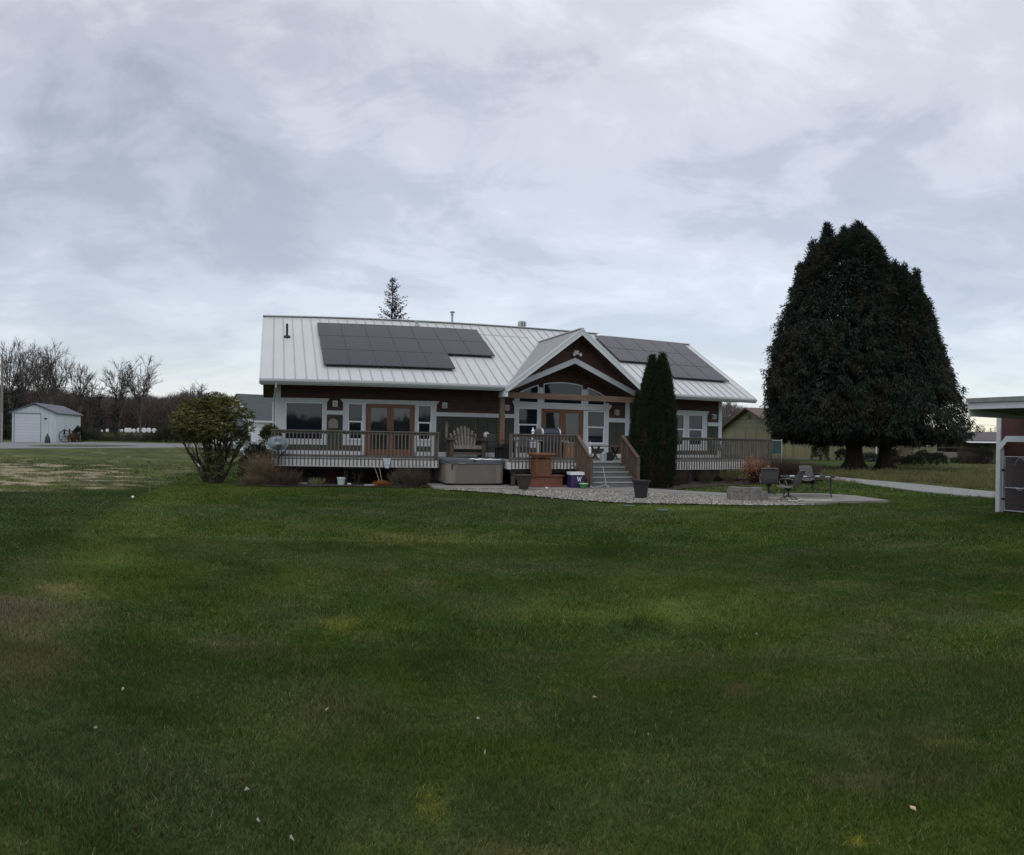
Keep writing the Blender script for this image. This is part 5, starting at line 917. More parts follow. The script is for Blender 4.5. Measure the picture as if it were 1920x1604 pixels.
def column_evergreen(name, label, s_, w_, H, prof, n, seed, brown=.1):
    base = np.array(hw(s_, w_))[:2]; t = tree_thing(name, label, 'evergreen', base); g = np.random.default_rng(seed)
    Z = np.array([p[0] for p in prof]); Rr = np.array([p[1] for p in prof]); zz = g.uniform(0, H, n*2); r = np.interp(zz, Z, Rr); keep = g.random(n*2) < r/Rr.max()+.05; zz = zz[keep][:n]; r = r[keep][:n]; m = len(zz)
    a = g.uniform(0, 2*math.pi, m); f = (1-.35*g.random(m)**2)*(1+.10*(vn(a*3+seed, zz*2.2)-.5)*2+.12*(vn(a*7+seed, zz*5)-.5)*2)+np.where(g.random(m) < .06, g.uniform(0, .12, m), 0); cx_ = np.zeros(m)
    C = np.stack([base[0]+cx_+r*f*np.cos(a), base[1]+r*f*np.sin(a), zz], 1); k = 7
    D = np.stack([np.cos(a)*.5, np.sin(a)*.5, np.full(m, .95)], 1); Cc = np.repeat(C, k, 0)+g.normal(0, .035, (m*k, 3)); Dd = np.repeat(D, k, 0)+g.normal(0, .33, (m*k, 3))
    patch = (vn(a*1.5+2, zz*1.1+seed) > .62)&(zz < 2.2)&(g.random(m) < brown*6)
    col = np.where(patch[:, None], np.array([[.055, .034, .020]]), np.array([[.020, .031, .014]])); col = np.repeat(col*g.uniform(.6, 1.5, (m, 1)), k, 0)*g.uniform(.7, 1.4, (m*k, 1))
    V, Fi, K = leaves(Cc, Dd, g.uniform(.05, .17, m*k), g.uniform(.014, .03, m*k), col); npobj('crown', V, Fi, K, LEAF, t.obj, (base[0], base[1], 0))
    ob = MB().tube([(0, 0, -.05), (.02, 0, H*.5), (0, 0, H*.9)], [.08, .05, .01], 8).build('trunk', mat('thuja_bark', (.05, .035, .025), .9)); ob.parent = t.obj; return t
def colprof(H, R, b=.85): return [(0, R*b*.8), (.3, R*b), (H*.25, R*.98), (H*.5, R), (H*.66, R*.84), (H*.80, R*.60), (H*.91, R*.32), (H*.965, R*.14), (H, .03)]
column_evergreen('columnar_evergreen', 'tallest dark columnar evergreen by the deck, right hand stem of the pair', 13.48, -4.1, 4.84, colprof(4.84, .49), 13000, 5)
column_evergreen('columnar_evergreen', 'dark columnar evergreen, left hand stem of the pair with browned lower foliage', 13.12, -4.0, 4.74, colprof(4.74, .44), 11000, 6, .22)
column_evergreen('columnar_evergreen', 'slim shorter evergreen spire beside the stair rail', 12.86, -3.42, 3.45, colprof(3.45, .2), 3000, 9, .1)

def bush(name, label, xy, H, R, n, col, leafL, leafW, seed, cat='shrub', flat=1., up=.3, z0=0., stems=10, k=5, group=None, shell=.5, stemcol=(.05, .04, .03)):
    t = tree_thing(name, label, cat, xy, group); g = np.random.default_rng(seed); base = np.array(xy)
    th = g.uniform(0, 2*math.pi, n); ph = g.uniform(-.3, 1, n); rr_ = (1-shell*g.random(n)**1.5)*(1+.16*(vn(th*2+seed, ph*3+seed)-.5)*2); ch = np.sqrt(np.maximum(0, 1-np.clip(ph, -1, 1)**2)); cz_ = z0+(H-z0)*.42
    C = np.stack([base[0]+R*rr_*ch*np.cos(th), base[1]+R*rr_*ch*np.sin(th), cz_+np.where(ph > 0, (H-cz_), (cz_-z0)*1.0/.3)*ph*rr_], 1); C[:, 2] = np.maximum(C[:, 2], .02)
    D = np.stack([np.cos(th)*ch, np.sin(th)*ch, ph+up], 1); Cc = np.repeat(C, k, 0)+g.normal(0, R*.06, (n*k, 3)); Dd = np.repeat(D, k, 0)+g.normal(0, .5, (n*k, 3)); Cc[:, 2] = np.maximum(Cc[:, 2], .02)
    cols = np.array([col])*cluster_shade(C, 3/max(R, .3))[:, None]*g.uniform(.6, 1.5, (n, 1)); cols = np.repeat(cols, k, 0)*g.uniform(.75, 1.35, (n*k, 1))
    V, Fi, K = leaves(Cc, Dd, g.uniform(.6, 1.2, n*k)*leafL, g.uniform(.6, 1.2, n*k)*leafW, cols); npobj('foliage', V, Fi, K, LEAF, t.obj, (base[0], base[1], 0))
    a = g.uniform(0, 6.28, stems); A = np.stack([base[0]+.08*R*np.cos(a), base[1]+.08*R*np.sin(a), np.zeros(stems)], 1); B = np.stack([base[0]+.6*R*np.cos(a), base[1]+.6*R*np.sin(a), np.full(stems, H*.6)], 1)
    V, Fi, K = segs(A, B, .025*R+.006, .004, np.tile([stemcol], (stems, 1))); npobj('stems', V, Fi, K, TWIG, t.obj, (base[0], base[1], 0)); return t
# broadleaf shrub with several bare trunks, left of the house
bb = np.array(gnd(402, 905)); RB = float(np.hypot(*bb)); ub = bb/RB; rb_ = np.array([ub[1], -ub[0]]); t = tree_thing('leafy_shrub', 'large leathery green shrub on several bare trunks left of the house', 'shrub', bb)
g = np.random.default_rng(21); tips = []; SA = []; SB = []; ra_ = []; rb2 = []
mB = RB/F
lobes = [(-14, 770, 46, 26), (-52, 790, 34, 22), (20, 768, 40, 24), (44, 792, 30, 24), (-10, 800, 50, 26), (-40, 762, 30, 15), (0, 750, 26, 13), (58, 775, 16, 13), (-66, 800, 20, 14), (20, 812, 34, 16), (-30, 815, 30, 14), (30, 835, 26, 14), (50, 820, 18, 12), (-8, 838, 20, 10), (-2, 862, 22, 22), (0, 885, 16, 16), (32, 850, 16, 12), (-56, 812, 24, 12), (66, 800, 12, 12)]
for dx, y, rx, ryy in lobes:
    z = EYE+(hz(402)-y)*mB; nn = int(rx*ryy*.50*(.45 if y > 815 or dx > 40 else 1)); 
    th = g.uniform(0, 6.28, nn); cp_ = g.uniform(-1, 1, nn); sp_ = np.sqrt(1-cp_**2); r = 1-.4*g.random(nn)**1.5
    lx = dx*mB+rx*mB*r*sp_*np.cos(th); ly = g.normal(0, .25)+rx*mB*.95*r*sp_*np.sin(th)*.8; lz = z+ryy*mB*r*cp_; tips.append(np.stack([bb[0]+rb_[0]*lx+ub[0]*ly, bb[1]+rb_[1]*lx+ub[1]*ly, lz], 1))
tips = np.concatenate(tips); k = 7; m = len(tips)      # each tip a rosette of leathery leaves
ang = np.tile(np.arange(k)*2*math.pi/k, m)+np.repeat(g.uniform(0, 6, m), k); D = np.stack([np.cos(ang), np.sin(ang), g.uniform(-.45, .6, m*k)], 1)
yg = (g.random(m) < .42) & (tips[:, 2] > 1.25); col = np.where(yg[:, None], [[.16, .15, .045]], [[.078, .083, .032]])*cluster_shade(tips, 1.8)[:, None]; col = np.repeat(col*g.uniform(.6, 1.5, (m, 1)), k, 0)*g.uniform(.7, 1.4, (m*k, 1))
V, Fi, K = leaves(np.repeat(tips, k, 0)+g.normal(0, .015, (m*k, 3)), D, g.uniform(.06, .12, m*k), g.uniform(.022, .038, m*k), col); npobj('foliage', V, Fi, K, LEAF, t.obj, (bb[0], bb[1], 0))
def curved(p0, p1, r0, r1, n=6, wob=.08, sag=0):
    p0 = np.array(p0, float); p1 = np.array(p1, float); P = [p0+(p1-p0)*i/n+(g.normal(0, wob, 3) if 0 < i < n else 0)+np.array([0, 0, sag*math.sin(math.pi*i/n)]) for i in range(n+1)]; R_ = [r0+(r1-r0)*i/n for i in range(n+1)]; return P, R_
sm = MB(); tw = []
for i in range(19):
    q = (i-9)/9; a = (bb[0]+rb_[0]*q*.22, bb[1]+rb_[1]*q*.22+g.normal(0, .08), -.02); e = (bb[0]+rb_[0]*q*1.05, bb[1]+rb_[1]*q*1.05+g.normal(0, .4), 1.5+.6*g.random()); P, R_ = curved(a, e, .055, .018, 6, .05); sm.tube([tuple(p) for p in P], R_, 7)
    for j in range(9): s0 = P[2+j % 4]; tw.append((s0, s0+np.array([g.normal(0, .35), g.normal(0, .35), .35+.4*g.random()])))
trm = mat('shrub_bark', (.038, .031, .024), .95, var=.35, vs=12, bump=.6); ob = sm.build('trunk', trm, (bb[0], bb[1], 0)); ob.parent = t.obj
V, Fi, K = segs(np.array([x[0] for x in tw]), np.array([x[1] for x in tw]), .013, .004, ccol((.055, .045, .032), len(tw))); npobj('twigs', V, Fi, K, TWIG, t.obj, (bb[0], bb[1], 0))

def brush(name, label, s_, w_, H, R, n, col, seed, spread=1., nseg=4, r0=.004, cat='shrub', leafcol=None, nl=0, leafL=.05, ell=.8, droop=0.):
    """a clump of bare stems that branch and arch outward"""
    t = Thing(name, label, cat, (*hw(s_, w_)[:2], 0), 'w'); g = np.random.default_rng(seed); bx, by = hw(s_, w_)[:2]
    a = g.uniform(0, 6.28, n); rb0 = R*.45*np.sqrt(g.random(n)); P = np.stack([bx+rb0*np.cos(a), by+rb0*np.sin(a)*ell, np.zeros(n)], 1); d = np.stack([np.cos(a)*spread*g.random(n), np.sin(a)*spread*g.random(n)*ell, np.ones(n)], 1); d = unit(d+g.normal(0, .13, (n, 3))); ln = H*g.uniform(.55, 1.08, n)/nseg
    As, Bs, ra, rb, tips = [], [], [], [], []; lv = [(P, d, ln, np.full(n, r0))]
    for sgm in range(nseg):
        nxt = []
        for P, d, ln, r in lv:
            B = P+d*ln[:, None]; B[:, 2] = np.maximum(B[:, 2], .01); As.append(P); Bs.append(B); ra.append(r); rb.append(r*.75); tips.append(B)
            d2 = unit(d+g.normal(0, .22, d.shape)+np.array([0, 0, -droop*(sgm+1)/nseg])); nxt.append((B, d2, ln, r*.75))
            if sgm < 2: pick = g.random(len(P)) < .8; d3 = unit(d[pick]+g.normal(0, .45, (pick.sum(), 3))); nxt.append((B[pick], d3, ln[pick]*.85, r[pick]*.6))
        lv = nxt
    A = np.concatenate(As); B = np.concatenate(Bs); c = ccol(col, len(A), .3, .08); V, Fi, K = segs(A, B, np.concatenate(ra), np.concatenate(rb), c); npobj('stems', V, Fi, K, TWIG, t.obj, (bx, by, 0))
    if nl:
        T = np.concatenate(tips[-3:]); T = T[g.integers(0, len(T), nl)]+g.normal(0, .04, (nl, 3)); V, Fi, K = leaves(T, g.normal(0, 1, (nl, 3)), g.uniform(.6, 1.2, nl)*leafL, g.uniform(.4, .8, nl)*leafL, ccol(leafcol, nl, .3, .1)); npobj('leaves', V, Fi, K, LEAF, t.obj, (bx, by, 0))
    return t
brush('bare_bush', 'dense rounded bare twiggy bush at the left side of the hot tub', 4.75, -2.75, .84, .62, 260, (.10, .075, .055), 31, .85, 4, .0055)
brush('dry_grass_clump', 'tall tan dry grass at the left corner of the deck', -.35, -2.35, 1.15, .5, 380, (.20, .145, .09), 32, .5, 3, .0055, 'dry grass', droop=.4)
brush('bare_bush', 'low reddish bare bush spreading in front of the left deck corner', .55, -2.65, .62, .8, 300, (.10, .062, .05), 33, 1.0, 4, .006)
brush('bare_bush', 'pale twiggy bush at the far left end of the bed', -.6, -2.75, .42, .5, 320, (.15, .11, .07), 34, 1.1)
brush('daffodil_clump', 'clump of thin pale green shoots under the left railing', 1.85-.35, -2.55, .30, .42, 110, (.17, .19, .09), 35, .9, 2, .005, 'plant')
brush('bare_bush', 'thin dark red stemmed bush rising behind the lidded bucket', 2.05, -1.6, .95, .28, 30, (.11, .04, .03), 36, .6, 4, .005)
brush('bare_bush', 'sparse grey branch clump right of the lidded bucket', 2.95, -1.7, .85, .25, 16, (.10, .085, .06), 37, .7, 4, .006)
brush('reed_clump', 'cut orange brown reeds lying around two tall canes', 3.75, -2.45, .22, .42, 420, (.28, .13, .05), 38, 1.6, 2, .004, 'dry grass', droop=.5)
brush('bare_bush', 'upright grey green stems between the reeds and the round twiggy bush', 4.15, -2.45, .55, .22, 40, (.12, .11, .07), 39, .4, 3, .006)
for s_, a, h, lb in ((3.72, -.42, 1.02, 'left of two tall bleached canes standing in the cut reeds'), (3.78, -.25, .98, 'right of two tall bleached canes standing in the cut reeds')):
    b_ = hw(s_, -2.4); e_ = hw(s_+a, -2.35, h); o = MB().tube([b_, tuple((np.array(b_)+np.array(e_))/2+np.array([.03, 0, 0])), e_], [.012, .010, .005], 5).build('cane', mat('cane', (.38, .32, .20), .8)); meta(o, lb, 'cane', 'canes in the cut reeds')
brush('bare_bush', 'orange brown bush holding dead leaves at the right end of the deck', 18.6, -3.3, 1.15, .62, 260, (.09, .05, .035), 41, .7, 4, .005, leafcol=(.30, .14, .075), nl=2600, leafL=.055)
brush('bare_bush', 'large fine purple brown bare bush right of the leafy orange bush', 19.6, -3.6, 1.25, 1.0, 1500, (.075, .052, .045), 42, .8, 4, .0035)
brush('bare_bush', 'fine bare bush at the far right end of the bed', 20.7, -3.9, 1.05, .85, 1100, (.080, .058, .046), 43, .9, 4, .0035)
brush('bare_bush', 'sparse grey shrub in the dark under the right railing', 15.4, -2.7, .72, .5, 90, (.07, .06, .045), 44, .8, 4, .006)
brush('bare_bush', 'sparse shrub with arching branches under the middle of the right railing', 16.4, -2.8, .70, .45, 60, (.085, .07, .045), 45, .9, 4, .007)
brush('bare_bush', 'yellowish dry shrub under the right railing near the orange bush', 17.5, -2.9, .68, .4, 130, (.12, .095, .05), 46, .6, 4, .005)
brush('bare_bush', 'low brown stems beside the evergreen trunk', 14.6, -3.4, .6, .35, 90, (.07, .05, .035), 47, .6, 3, .005)
bush('dark_shrub', 'dark green leafy shrub behind the satellite dish', hw(-.55, -.9)[:2], 1.35, .62, 1500, (.032, .036, .020), .07, .03, 51)
bush('dark_shrub', 'small yellow green bush at the house corner above the dish', hw(-.05, 1.0)[:2], 2.0, .42, 900, (.06, .06, .02), .07, .03, 52, z0=1.2)
# ------------------------------------------------------------------ distant bare trees and woods
def bare_tree_mesh(H, seed, wr=.30, r0=.28, col=(.075, .06, .052), dens=1.):
    """vase shaped winter tree: trunk, rising limbs, side branches, twigs, twiglets"""
    g = np.random.default_rng(seed); S = []      # (A, B, ra, rb)
    def chain(P0, P1, bow, ra, rb, n=5):
        P = [P0+(P1-P0)*(i/n)+np.array([0, 0, bow*math.sin(math.pi*i/n)])+(g.normal(0, .012*H*(.5+ra), 3) if 0 < i < n else 0) for i in range(n+1)]
        for i in range(n): S.append((P[i], P[i+1], ra+(rb-ra)*i/n, ra+(rb-ra)*(i+1)/n))
        return P
    T = chain(np.zeros(3), np.array([g.normal(0, .03)*H, g.normal(0, .03)*H, H*.62]), 0, r0, r0*.35, 7); secs = []
    for i in range(int(12*math.sqrt(dens))+1):
        a = i*2.4+g.normal(0, .3); q = g.random()**.6; zb = H*g.uniform(.20, .55); e = np.array([math.cos(a)*wr*H*q, math.sin(a)*wr*H*q, H*(.66+.34*math.sqrt(max(0, 1-q*q)))*g.uniform(.93, 1.0)]); b0 = np.array([T[-1][0]*zb/(H*.62), T[-1][1]*zb/(H*.62), zb])
        mid = b0+(e-b0)*.45+np.array([math.cos(a), math.sin(a), 0])*wr*H*.12*q; P = chain(b0, mid, 0, r0*.42, r0*.26, 4)+chain(mid, e, .02*H, r0*.26, .035, 5); secs.append((P, np.array([math.cos(a), math.sin(a), 0])))
    A2, D2, L2 = [], [], []
    for P, rad in secs:
        for j in range(int(13*math.sqrt(dens))):
            k = g.uniform(1.5, len(P)-1.01); i = int(k); pt = P[i]+(P[min(i+1, len(P)-1)]-P[i])*(k-i); w_ = g.normal(0, 1, 3); d = rad*.35+w_*.55+np.array([0, 0, .85]); A2.append(pt); D2.append(d/np.linalg.norm(d)); L2.append(H*g.uniform(.07, .16))
    A2, D2, L2 = np.array(A2), np.array(D2), np.array(L2)
    out = [np.array([x[0] for x in S]), np.array([x[1] for x in S]), np.array([x[2] for x in S]), np.array([x[3] for x in S])]
    def lvl(A, D, L, r_, k, lf, rn):
        B = A+D*L[:, None]; out[0] = np.concatenate([out[0], A]); out[1] = np.concatenate([out[1], B]); out[2] = np.concatenate([out[2], np.full(len(A), r_)]); out[3] = np.concatenate([out[3], np.full(len(A), r_*.6)])
        t = g.uniform(.25, 1., (len(A), k)); A3 = (A[:, None]+D[:, None]*(L[:, None]*t)[..., None]).reshape(-1, 3); D3 = unit(np.repeat(D, k, 0)+g.normal(0, .42, (len(A)*k, 3))+np.array([0, 0, .12])); return A3, D3, np.repeat(L, k)*g.uniform(.35, .62, len(A)*k)
    q = lvl(A2, D2, L2, .04, 5, .5, 0); q = lvl(*q, .021, 3, .5, 0); lvl(*q, .013, 1, .5, 0)
    A, B, ra, rb = out; n = len(A); return A, B, ra, rb, g.uniform(.75, 1.25, (n, 1))*np.array([col])
def bare_tree(label, x, ytop, R, seed, wr=.3, r0=.25, col=(.125, .108, .098), dens=1., group='bare trees on the left horizon'):
    b = at(x, R); H = zat(x, ytop, R); t = tree_thing('bare_tree', label, 'tree', b, group); A, B, ra, rb, c = bare_tree_mesh(H, seed, wr, r0, col, dens)
    big = ra > .1
    V, Fi, K = segs(A[big], B[big], ra[big], rb[big], c[big]); npobj('trunk', V, Fi, K, TWIG, t.obj)
    V, Fi, K = segs(A[~big], B[~big], ra[~big], rb[~big], c[~big]); npobj('crown', V, Fi, K, TWIG, t.obj); return t
specs = [('tall bare tree at the far left edge behind the pole', 22, 643, 125, 61, .20, .9), ('tall forked bare tree second from the left edge', 48, 646, 127, 62, .20, .9), ('broad dark bare tree above the white garage roof', 92, 656, 118, 63, .25, 1.5), ('bare tree directly left of the broad dark one', 70, 672, 122, 69, .2, 1.), ('narrow bare tree right of the white garage roof ridge', 150, 683, 128, 64, .17, .8), ('small bare tree beside the dark spruce', 174, 714, 130, 65, .25, .8),
 ('left tree of the tall rounded bare pair', 224, 682, 132, 66, .20, 1.), ('right tree of the tall rounded bare pair', 263, 678, 134, 67, .24, 1.1), ('bare pole thin tree above the leafy shrub', 354, 722, 140, 70, .10, .3), ('thin leaning bare tree above the leafy shrub', 374, 718, 138, 71, .10, .3)]
for lb, x, y, R, sd, wr, dn in specs: bare_tree(lb, x, y, R, sd, wr, dens=dn)
# the far wood that reads as one mass of twigs
def wood(x0, x1, R0, R1_, top, n, seed, col, name, label, amp=22):
    g = np.random.default_rng(seed); x = g.uniform(x0, x1, n); R = g.uniform(R0, R1_, n); az = (x-960)/F; px, py = R*np.sin(az), R*np.cos(az)
    xs = np.array([t[0] for t in top]); ys = np.array([t[1] for t in top]); yt = np.interp(x, xs, ys)+(vn(x*.05+seed, R*.05)+.6*vn(x*.15, R*.1)-.8)*amp+g.normal(0, 2.5, n); H = EYE+(YC+F*.0184*np.sin(az)-yt)/F*R
    z0 = H*g.random(n)**.8*.92; base = np.stack([px, py, z0], 1); ln = np.minimum(H-z0, g.uniform(.6, 2.2, n)); d = unit(np.stack([g.normal(0, .6, n), g.normal(0, .6, n), np.ones(n)], 1)); low_ = (1-z0/np.maximum(H, .1))[:, None]
    c = np.array([col])*g.uniform(.6, 1.45, (n, 1))*(.8+.5*vn(x*.06+3, R*.03))[:, None]; V, Fi, K = segs(base, base+d*ln[:, None], g.uniform(.02, .05, n), .012, c)
    nt_ = n//260; xt = g.uniform(x0, x1, nt_); Rt = g.uniform(R0, R1_, nt_); at_ = (xt-960)/F; Ht = EYE+(hz(0)-np.interp(xt, xs, ys)-6)/F*Rt; Bs = np.stack([Rt*np.sin(at_), Rt*np.cos(at_), np.zeros(nt_)], 1)
    V2, F2, K2 = segs(Bs, Bs+np.stack([g.normal(0, .5, nt_), g.normal(0, .5, nt_), Ht], 1), .12, .03, ccol((.09, .078, .07), nt_)); o = npobj(name, np.concatenate([V, V2]), np.concatenate([Fi, F2+len(V)]), np.concatenate([K, K2]), TWIG); meta(o, label, 'woods', kind='stuff'); return o
wood(-60, 520, 162, 205, [(-60, 730), (0, 725), (60, 735), (110, 728), (170, 742), (215, 745), (250, 748), (290, 742), (330, 748), (350, 740), (400, 742), (440, 752), (475, 755), (520, 760)], 120000, 81, (.098, .078, .070), 'woods', 'brown purple leafless wood along the left horizon')
wood(1250, 1470, 150, 200, [(1250, 770), (1350, 760), (1375, 756), (1395, 768), (1470, 775)], 22000, 82, (.105, .088, .085), 'woods', 'distant leafless wood between the house and the tan neighbour')
wood(-60, 480, 104, 116, [(-60, 800), (150, 806), (185, 815), (200, 819), (296, 819), (306, 806), (480, 806)], 26000, 83, (.040, .042, .026), 'hedgerow', 'dark tangled hedgerow along the far side of the driveway', 20)
wood(1725, 1850, 88, 96, [(1725, 815), (1760, 812), (1800, 820), (1850, 822)], 5000, 85, (.055, .048, .04), 'hedgerow', 'dull brown hedge mass between the cedars and the low brown house', 10)
def conifer(label, x, ytop, R, rad, n, seed, xy=None, lop=0., group='dark conifers on the horizon', pw=.75):
    b = np.array(at(x, R)); H = zat(x, ytop, R); t = tree_thing('conifer', label, 'tree', b, group); g = np.random.default_rng(seed); u = b/np.hypot(*b); rg = np.array([u[1], -u[0]])
    nb = n; z = H*g.uniform(.06, 1, nb)**.9; L_ = rad*(1-z/H)**pw*g.uniform(.55, 1.15, nb)+.12; a = g.uniform(0, 6.28, nb); L_ = L_*(1+lop*np.cos(a)*(z > H*.6)); k = 16
    D = np.stack([rg[0]*np.cos(a)+u[0]*np.sin(a), rg[1]*np.cos(a)+u[1]*np.sin(a), np.full(nb, .18)+.5*(z/H)**3], 1); tt_ = np.tile(np.linspace(.12, 1, k), nb)[:, None]
    C = np.repeat(np.stack([np.full(nb, b[0]), np.full(nb, b[1]), z], 1), k, 0)+np.repeat(D*L_[:, None], k, 0)*tt_; ls = np.repeat(.10+L_*.15, k); Dd = np.repeat(D, k, 0)*.6+g.normal(0, .55, (nb*k, 3))+np.array([0, 0, -.25])
    V, Fi, K = leaves(C, Dd, ls*g.uniform(.6, 1.2, nb*k), ls*.28, ccol((.016, .022, .018), nb*k, .35, .1)); npobj('crown', V, Fi, K, LEAF, t.obj, (b[0], b[1], 0))
    ob = MB().tube([(0, 0, 0), (0, 0, H*.5), (0, 0, H-.1)], [.28, .15, .02], 7).build('trunk', BLACK); ob.parent = t.obj; return t
conifer('dark spruce top rising behind the house ridge', 731, 524, 62, 3.4, 420, 97, lop=.12, pw=.72)
conifer('dark spruce behind the left side of the white garage', 32, 708, 112, 3.0, 220, 92); conifer('dark spruce at the left edge beside the pole', 4, 722, 108, 3.0, 220, 93); conifer('small dark spruce in the wood right of the garage', 186, 734, 124, 1.9, 130, 94); conifer('dark spruce tip below the rounded bare pair', 217, 724, 128, 1.7, 130, 95)
for i, (x, y) in enumerate(((1843, 799), (1857, 803), (1866, 801))): conifer(('left', 'middle', 'right')[i]+' of three tiny conifers on the horizon beside the shed post', x, y, 230, 3.2, 90, 96+i)
# ------------------------------------------------------------------ white garage
gA = np.array(gnd(22, 829)); gB = np.array(gnd(104, 829.5)); gC = np.array(gnd(154, 827)); gC = gB+(gC-gB)/np.linalg.norm(gC-gB)*12.5; e1 = (gB-gA)/np.linalg.norm(gB-gA); GWd = float(np.linalg.norm(gB-gA)); e2 = np.array([-e1[1], e1[0]])
dpt = 12.5
gar = Thing('garage', 'white metal garage with a big roll up door and a dark low roof', 'garage', (0, 0, 0), 'w', rot=0); gar.obj.location = (gA[0], gA[1], 0)
sk = gC-gB; ex = Vector((*e1, 0)); ey = Vector((*(sk/np.linalg.norm(sk)), 0))
def gm_(mb): return mb.xf(Matrix(((ex.x, ey.x, 0, 0), (ex.y, ey.y, 0, 0), (0, 0, 1, 0), (0, 0, 0, 1))))
EH = zat(104, 774, 91); PKH = zat(66, 757.5, 90.5); WM = lines_bump(mat('garage_white', (.56, .62, .63), .6, var=.05), 0, .3, .25, .05, (.97, 1.03))
gar.part('wall', gm_(MB().prism([(0, 0, 0), (GWd, 0, 0), (GWd, 0, EH), (GWd*.52, 0, PKH-.1), (0, 0, EH)], (0, dpt, 0))), WM)
GR = mat('garage_roof', (.10, .105, .12), .6, var=.12)
rf_ = MB(); rf_.prism([(GWd+.35, -.35, EH-.16), (GWd*.52, -.35, PKH), (GWd*.52, dpt+.35, PKH), (GWd+.35, dpt+.35, EH-.16)], (0, 0, .14)); rf_.prism([(-.35, -.35, EH-.2), (GWd*.52, -.35, PKH), (GWd*.52, dpt+.35, PKH), (-.35, dpt+.35, EH-.2)], (0, 0, .14)); gar.part('roof', gm_(rf_), GR)
DX0, DX1 = (27-22)/82*GWd, (75-22)/82*GWd; DH = zat(50, 776.5, 90)
gar.part('door_frame', gm_(MB().box(DX0-.1, DX0, -.05, .0, 0, DH).box(DX1, DX1+.1, -.05, .0, 0, DH).box(DX0-.1, DX1+.1, -.05, .0, DH, DH+.14)), mat('garage_trim_grey', (.22, .24, .26), .6))
gar.part('door', gm_(MB().box(DX0, DX1, -.03, -.004, .02, DH)), lines_bump(mat('garage_door_white', (.60, .63, .66), .5, var=.03), 2, .38, .4, .05, (.98, 1.02)))
for i, x in enumerate((118, 128.5, 138)):
    q = (x-104)/50*dpt*1.03; gar.part('window', gm_(MB().box(GWd, GWd+.02, q, q+.7, zat(x, 815, 95), zat(x, 805, 95))), PANE)
gar.part('side_door', gm_(MB().box(GWd, GWd+.03, .35, 1.3, 0, 2.05)), WM); gar.part('wall_lamp', gm_(MB().box(GWd*.74, GWd*.80, -.2, 0, 2.9, 3.05)), BLACK); gar.part('wall_sign', gm_(MB().box(GWd*.735, GWd*.775, -.03, 0, 2.3, 2.5)), GUT)
bush('dark_shrub', 'low dark shrub right of the small garage windows', gnd(147, 829), 2.0, .8, 500, (.03, .035, .022), .2, .08, 53)
o = MB().lathe((0, 0, 0), [(.35, 0), (.36, .3), (.28, .7), (.1, 1.0), (.04, 1.15)], 12).build('garden_ornament', DKMET); o.location = (*gnd(89, 831), 0); meta(o, 'dark bell shaped ornament in front of the garage wall', 'ornament')
jk = Thing('wagon_wheel', 'rusty wagon wheel with planters leaning by the garage side', 'wheel', (*gnd(122, 830), 0), 'w'); X_, Y_ = gnd(122, 830)
jk.part('rim', MB().tube([(X_+.75*math.cos(a), Y_+.3*math.cos(a), .78+.75*math.sin(a)) for a in np.linspace(0, 6.283, 21)], .06, 5), DKMET)
for a in np.linspace(0, 6.283, 9)[:-1]: jk.part('spoke', MB().tube([(X_, Y_, .78), (X_+.75*math.cos(a), Y_+.3*math.cos(a), .78+.75*math.sin(a))], .03, 4), DKMET)
for i, (x, c, lb) in enumerate(((134, (.14, .10, .05), 'tan straw coloured bush by the garage side'), (141, (.10, .06, .05), 'reddish bush by the garage side'))): bush('dark_shrub', lb, gnd(x, 829.5), 1.1, .55, 350, c, .16, .06, 54+i)
# wrapped bales in a row beyond the hedge
berm = MB(); b0 = [at(x, 150) for x in (150, 190, 230, 270, 310, 350)]
P0 = [np.array(b) for b in b0]; up_ = [p*1.10 for p in P0]; sheet('field_bank', [tuple(p) for p in P0]+[tuple(p) for p in up_[::-1]], 1.10, mat('bank_grass', (.075, .085, .035), 1, var=.3, vs=.6), 1.2)
BALE = mat('bale_wrap', (.72, .75, .78), .4, var=.05); first = None
for i, (x, R) in enumerate(((174, 157), (179, 157), (185, 157), (191, 156), (201, 156), (224, 156), (228, 155), (237, 155), (243, 155), (251, 155), (260.5, 154), (270, 154), (279, 154), (289, 154))):
    rr_ = (.28, .25, .3, .25, .38, .36, .36, .5, .5, .42, .52, .55, .55, .5)[i]; bx, by = at(x, R); u = np.array([bx, by])/R; o = MB().lathe((0, 0, 0), [(rr_*.85, -.55), (rr_, -.5), (rr_, .5), (rr_*.85, .55)], 14).xf(Matrix.Rotation(math.pi/2, 4, 'X')).build('wrapped_bale', BALE, (0, 0, 0))
    o.location = (bx, by, 1.1+rr_); o.rotation_euler = (0, 0, -math.atan2(u[0], u[1])); meta(o, ('number %d from the left in the row of white wrapped bales' % (i+1)).replace('number 1 from', 'leftmost bale from').replace('number 14 from', 'rightmost bale, fourteenth from'), 'hay bale', 'white wrapped bales beyond the hedge')
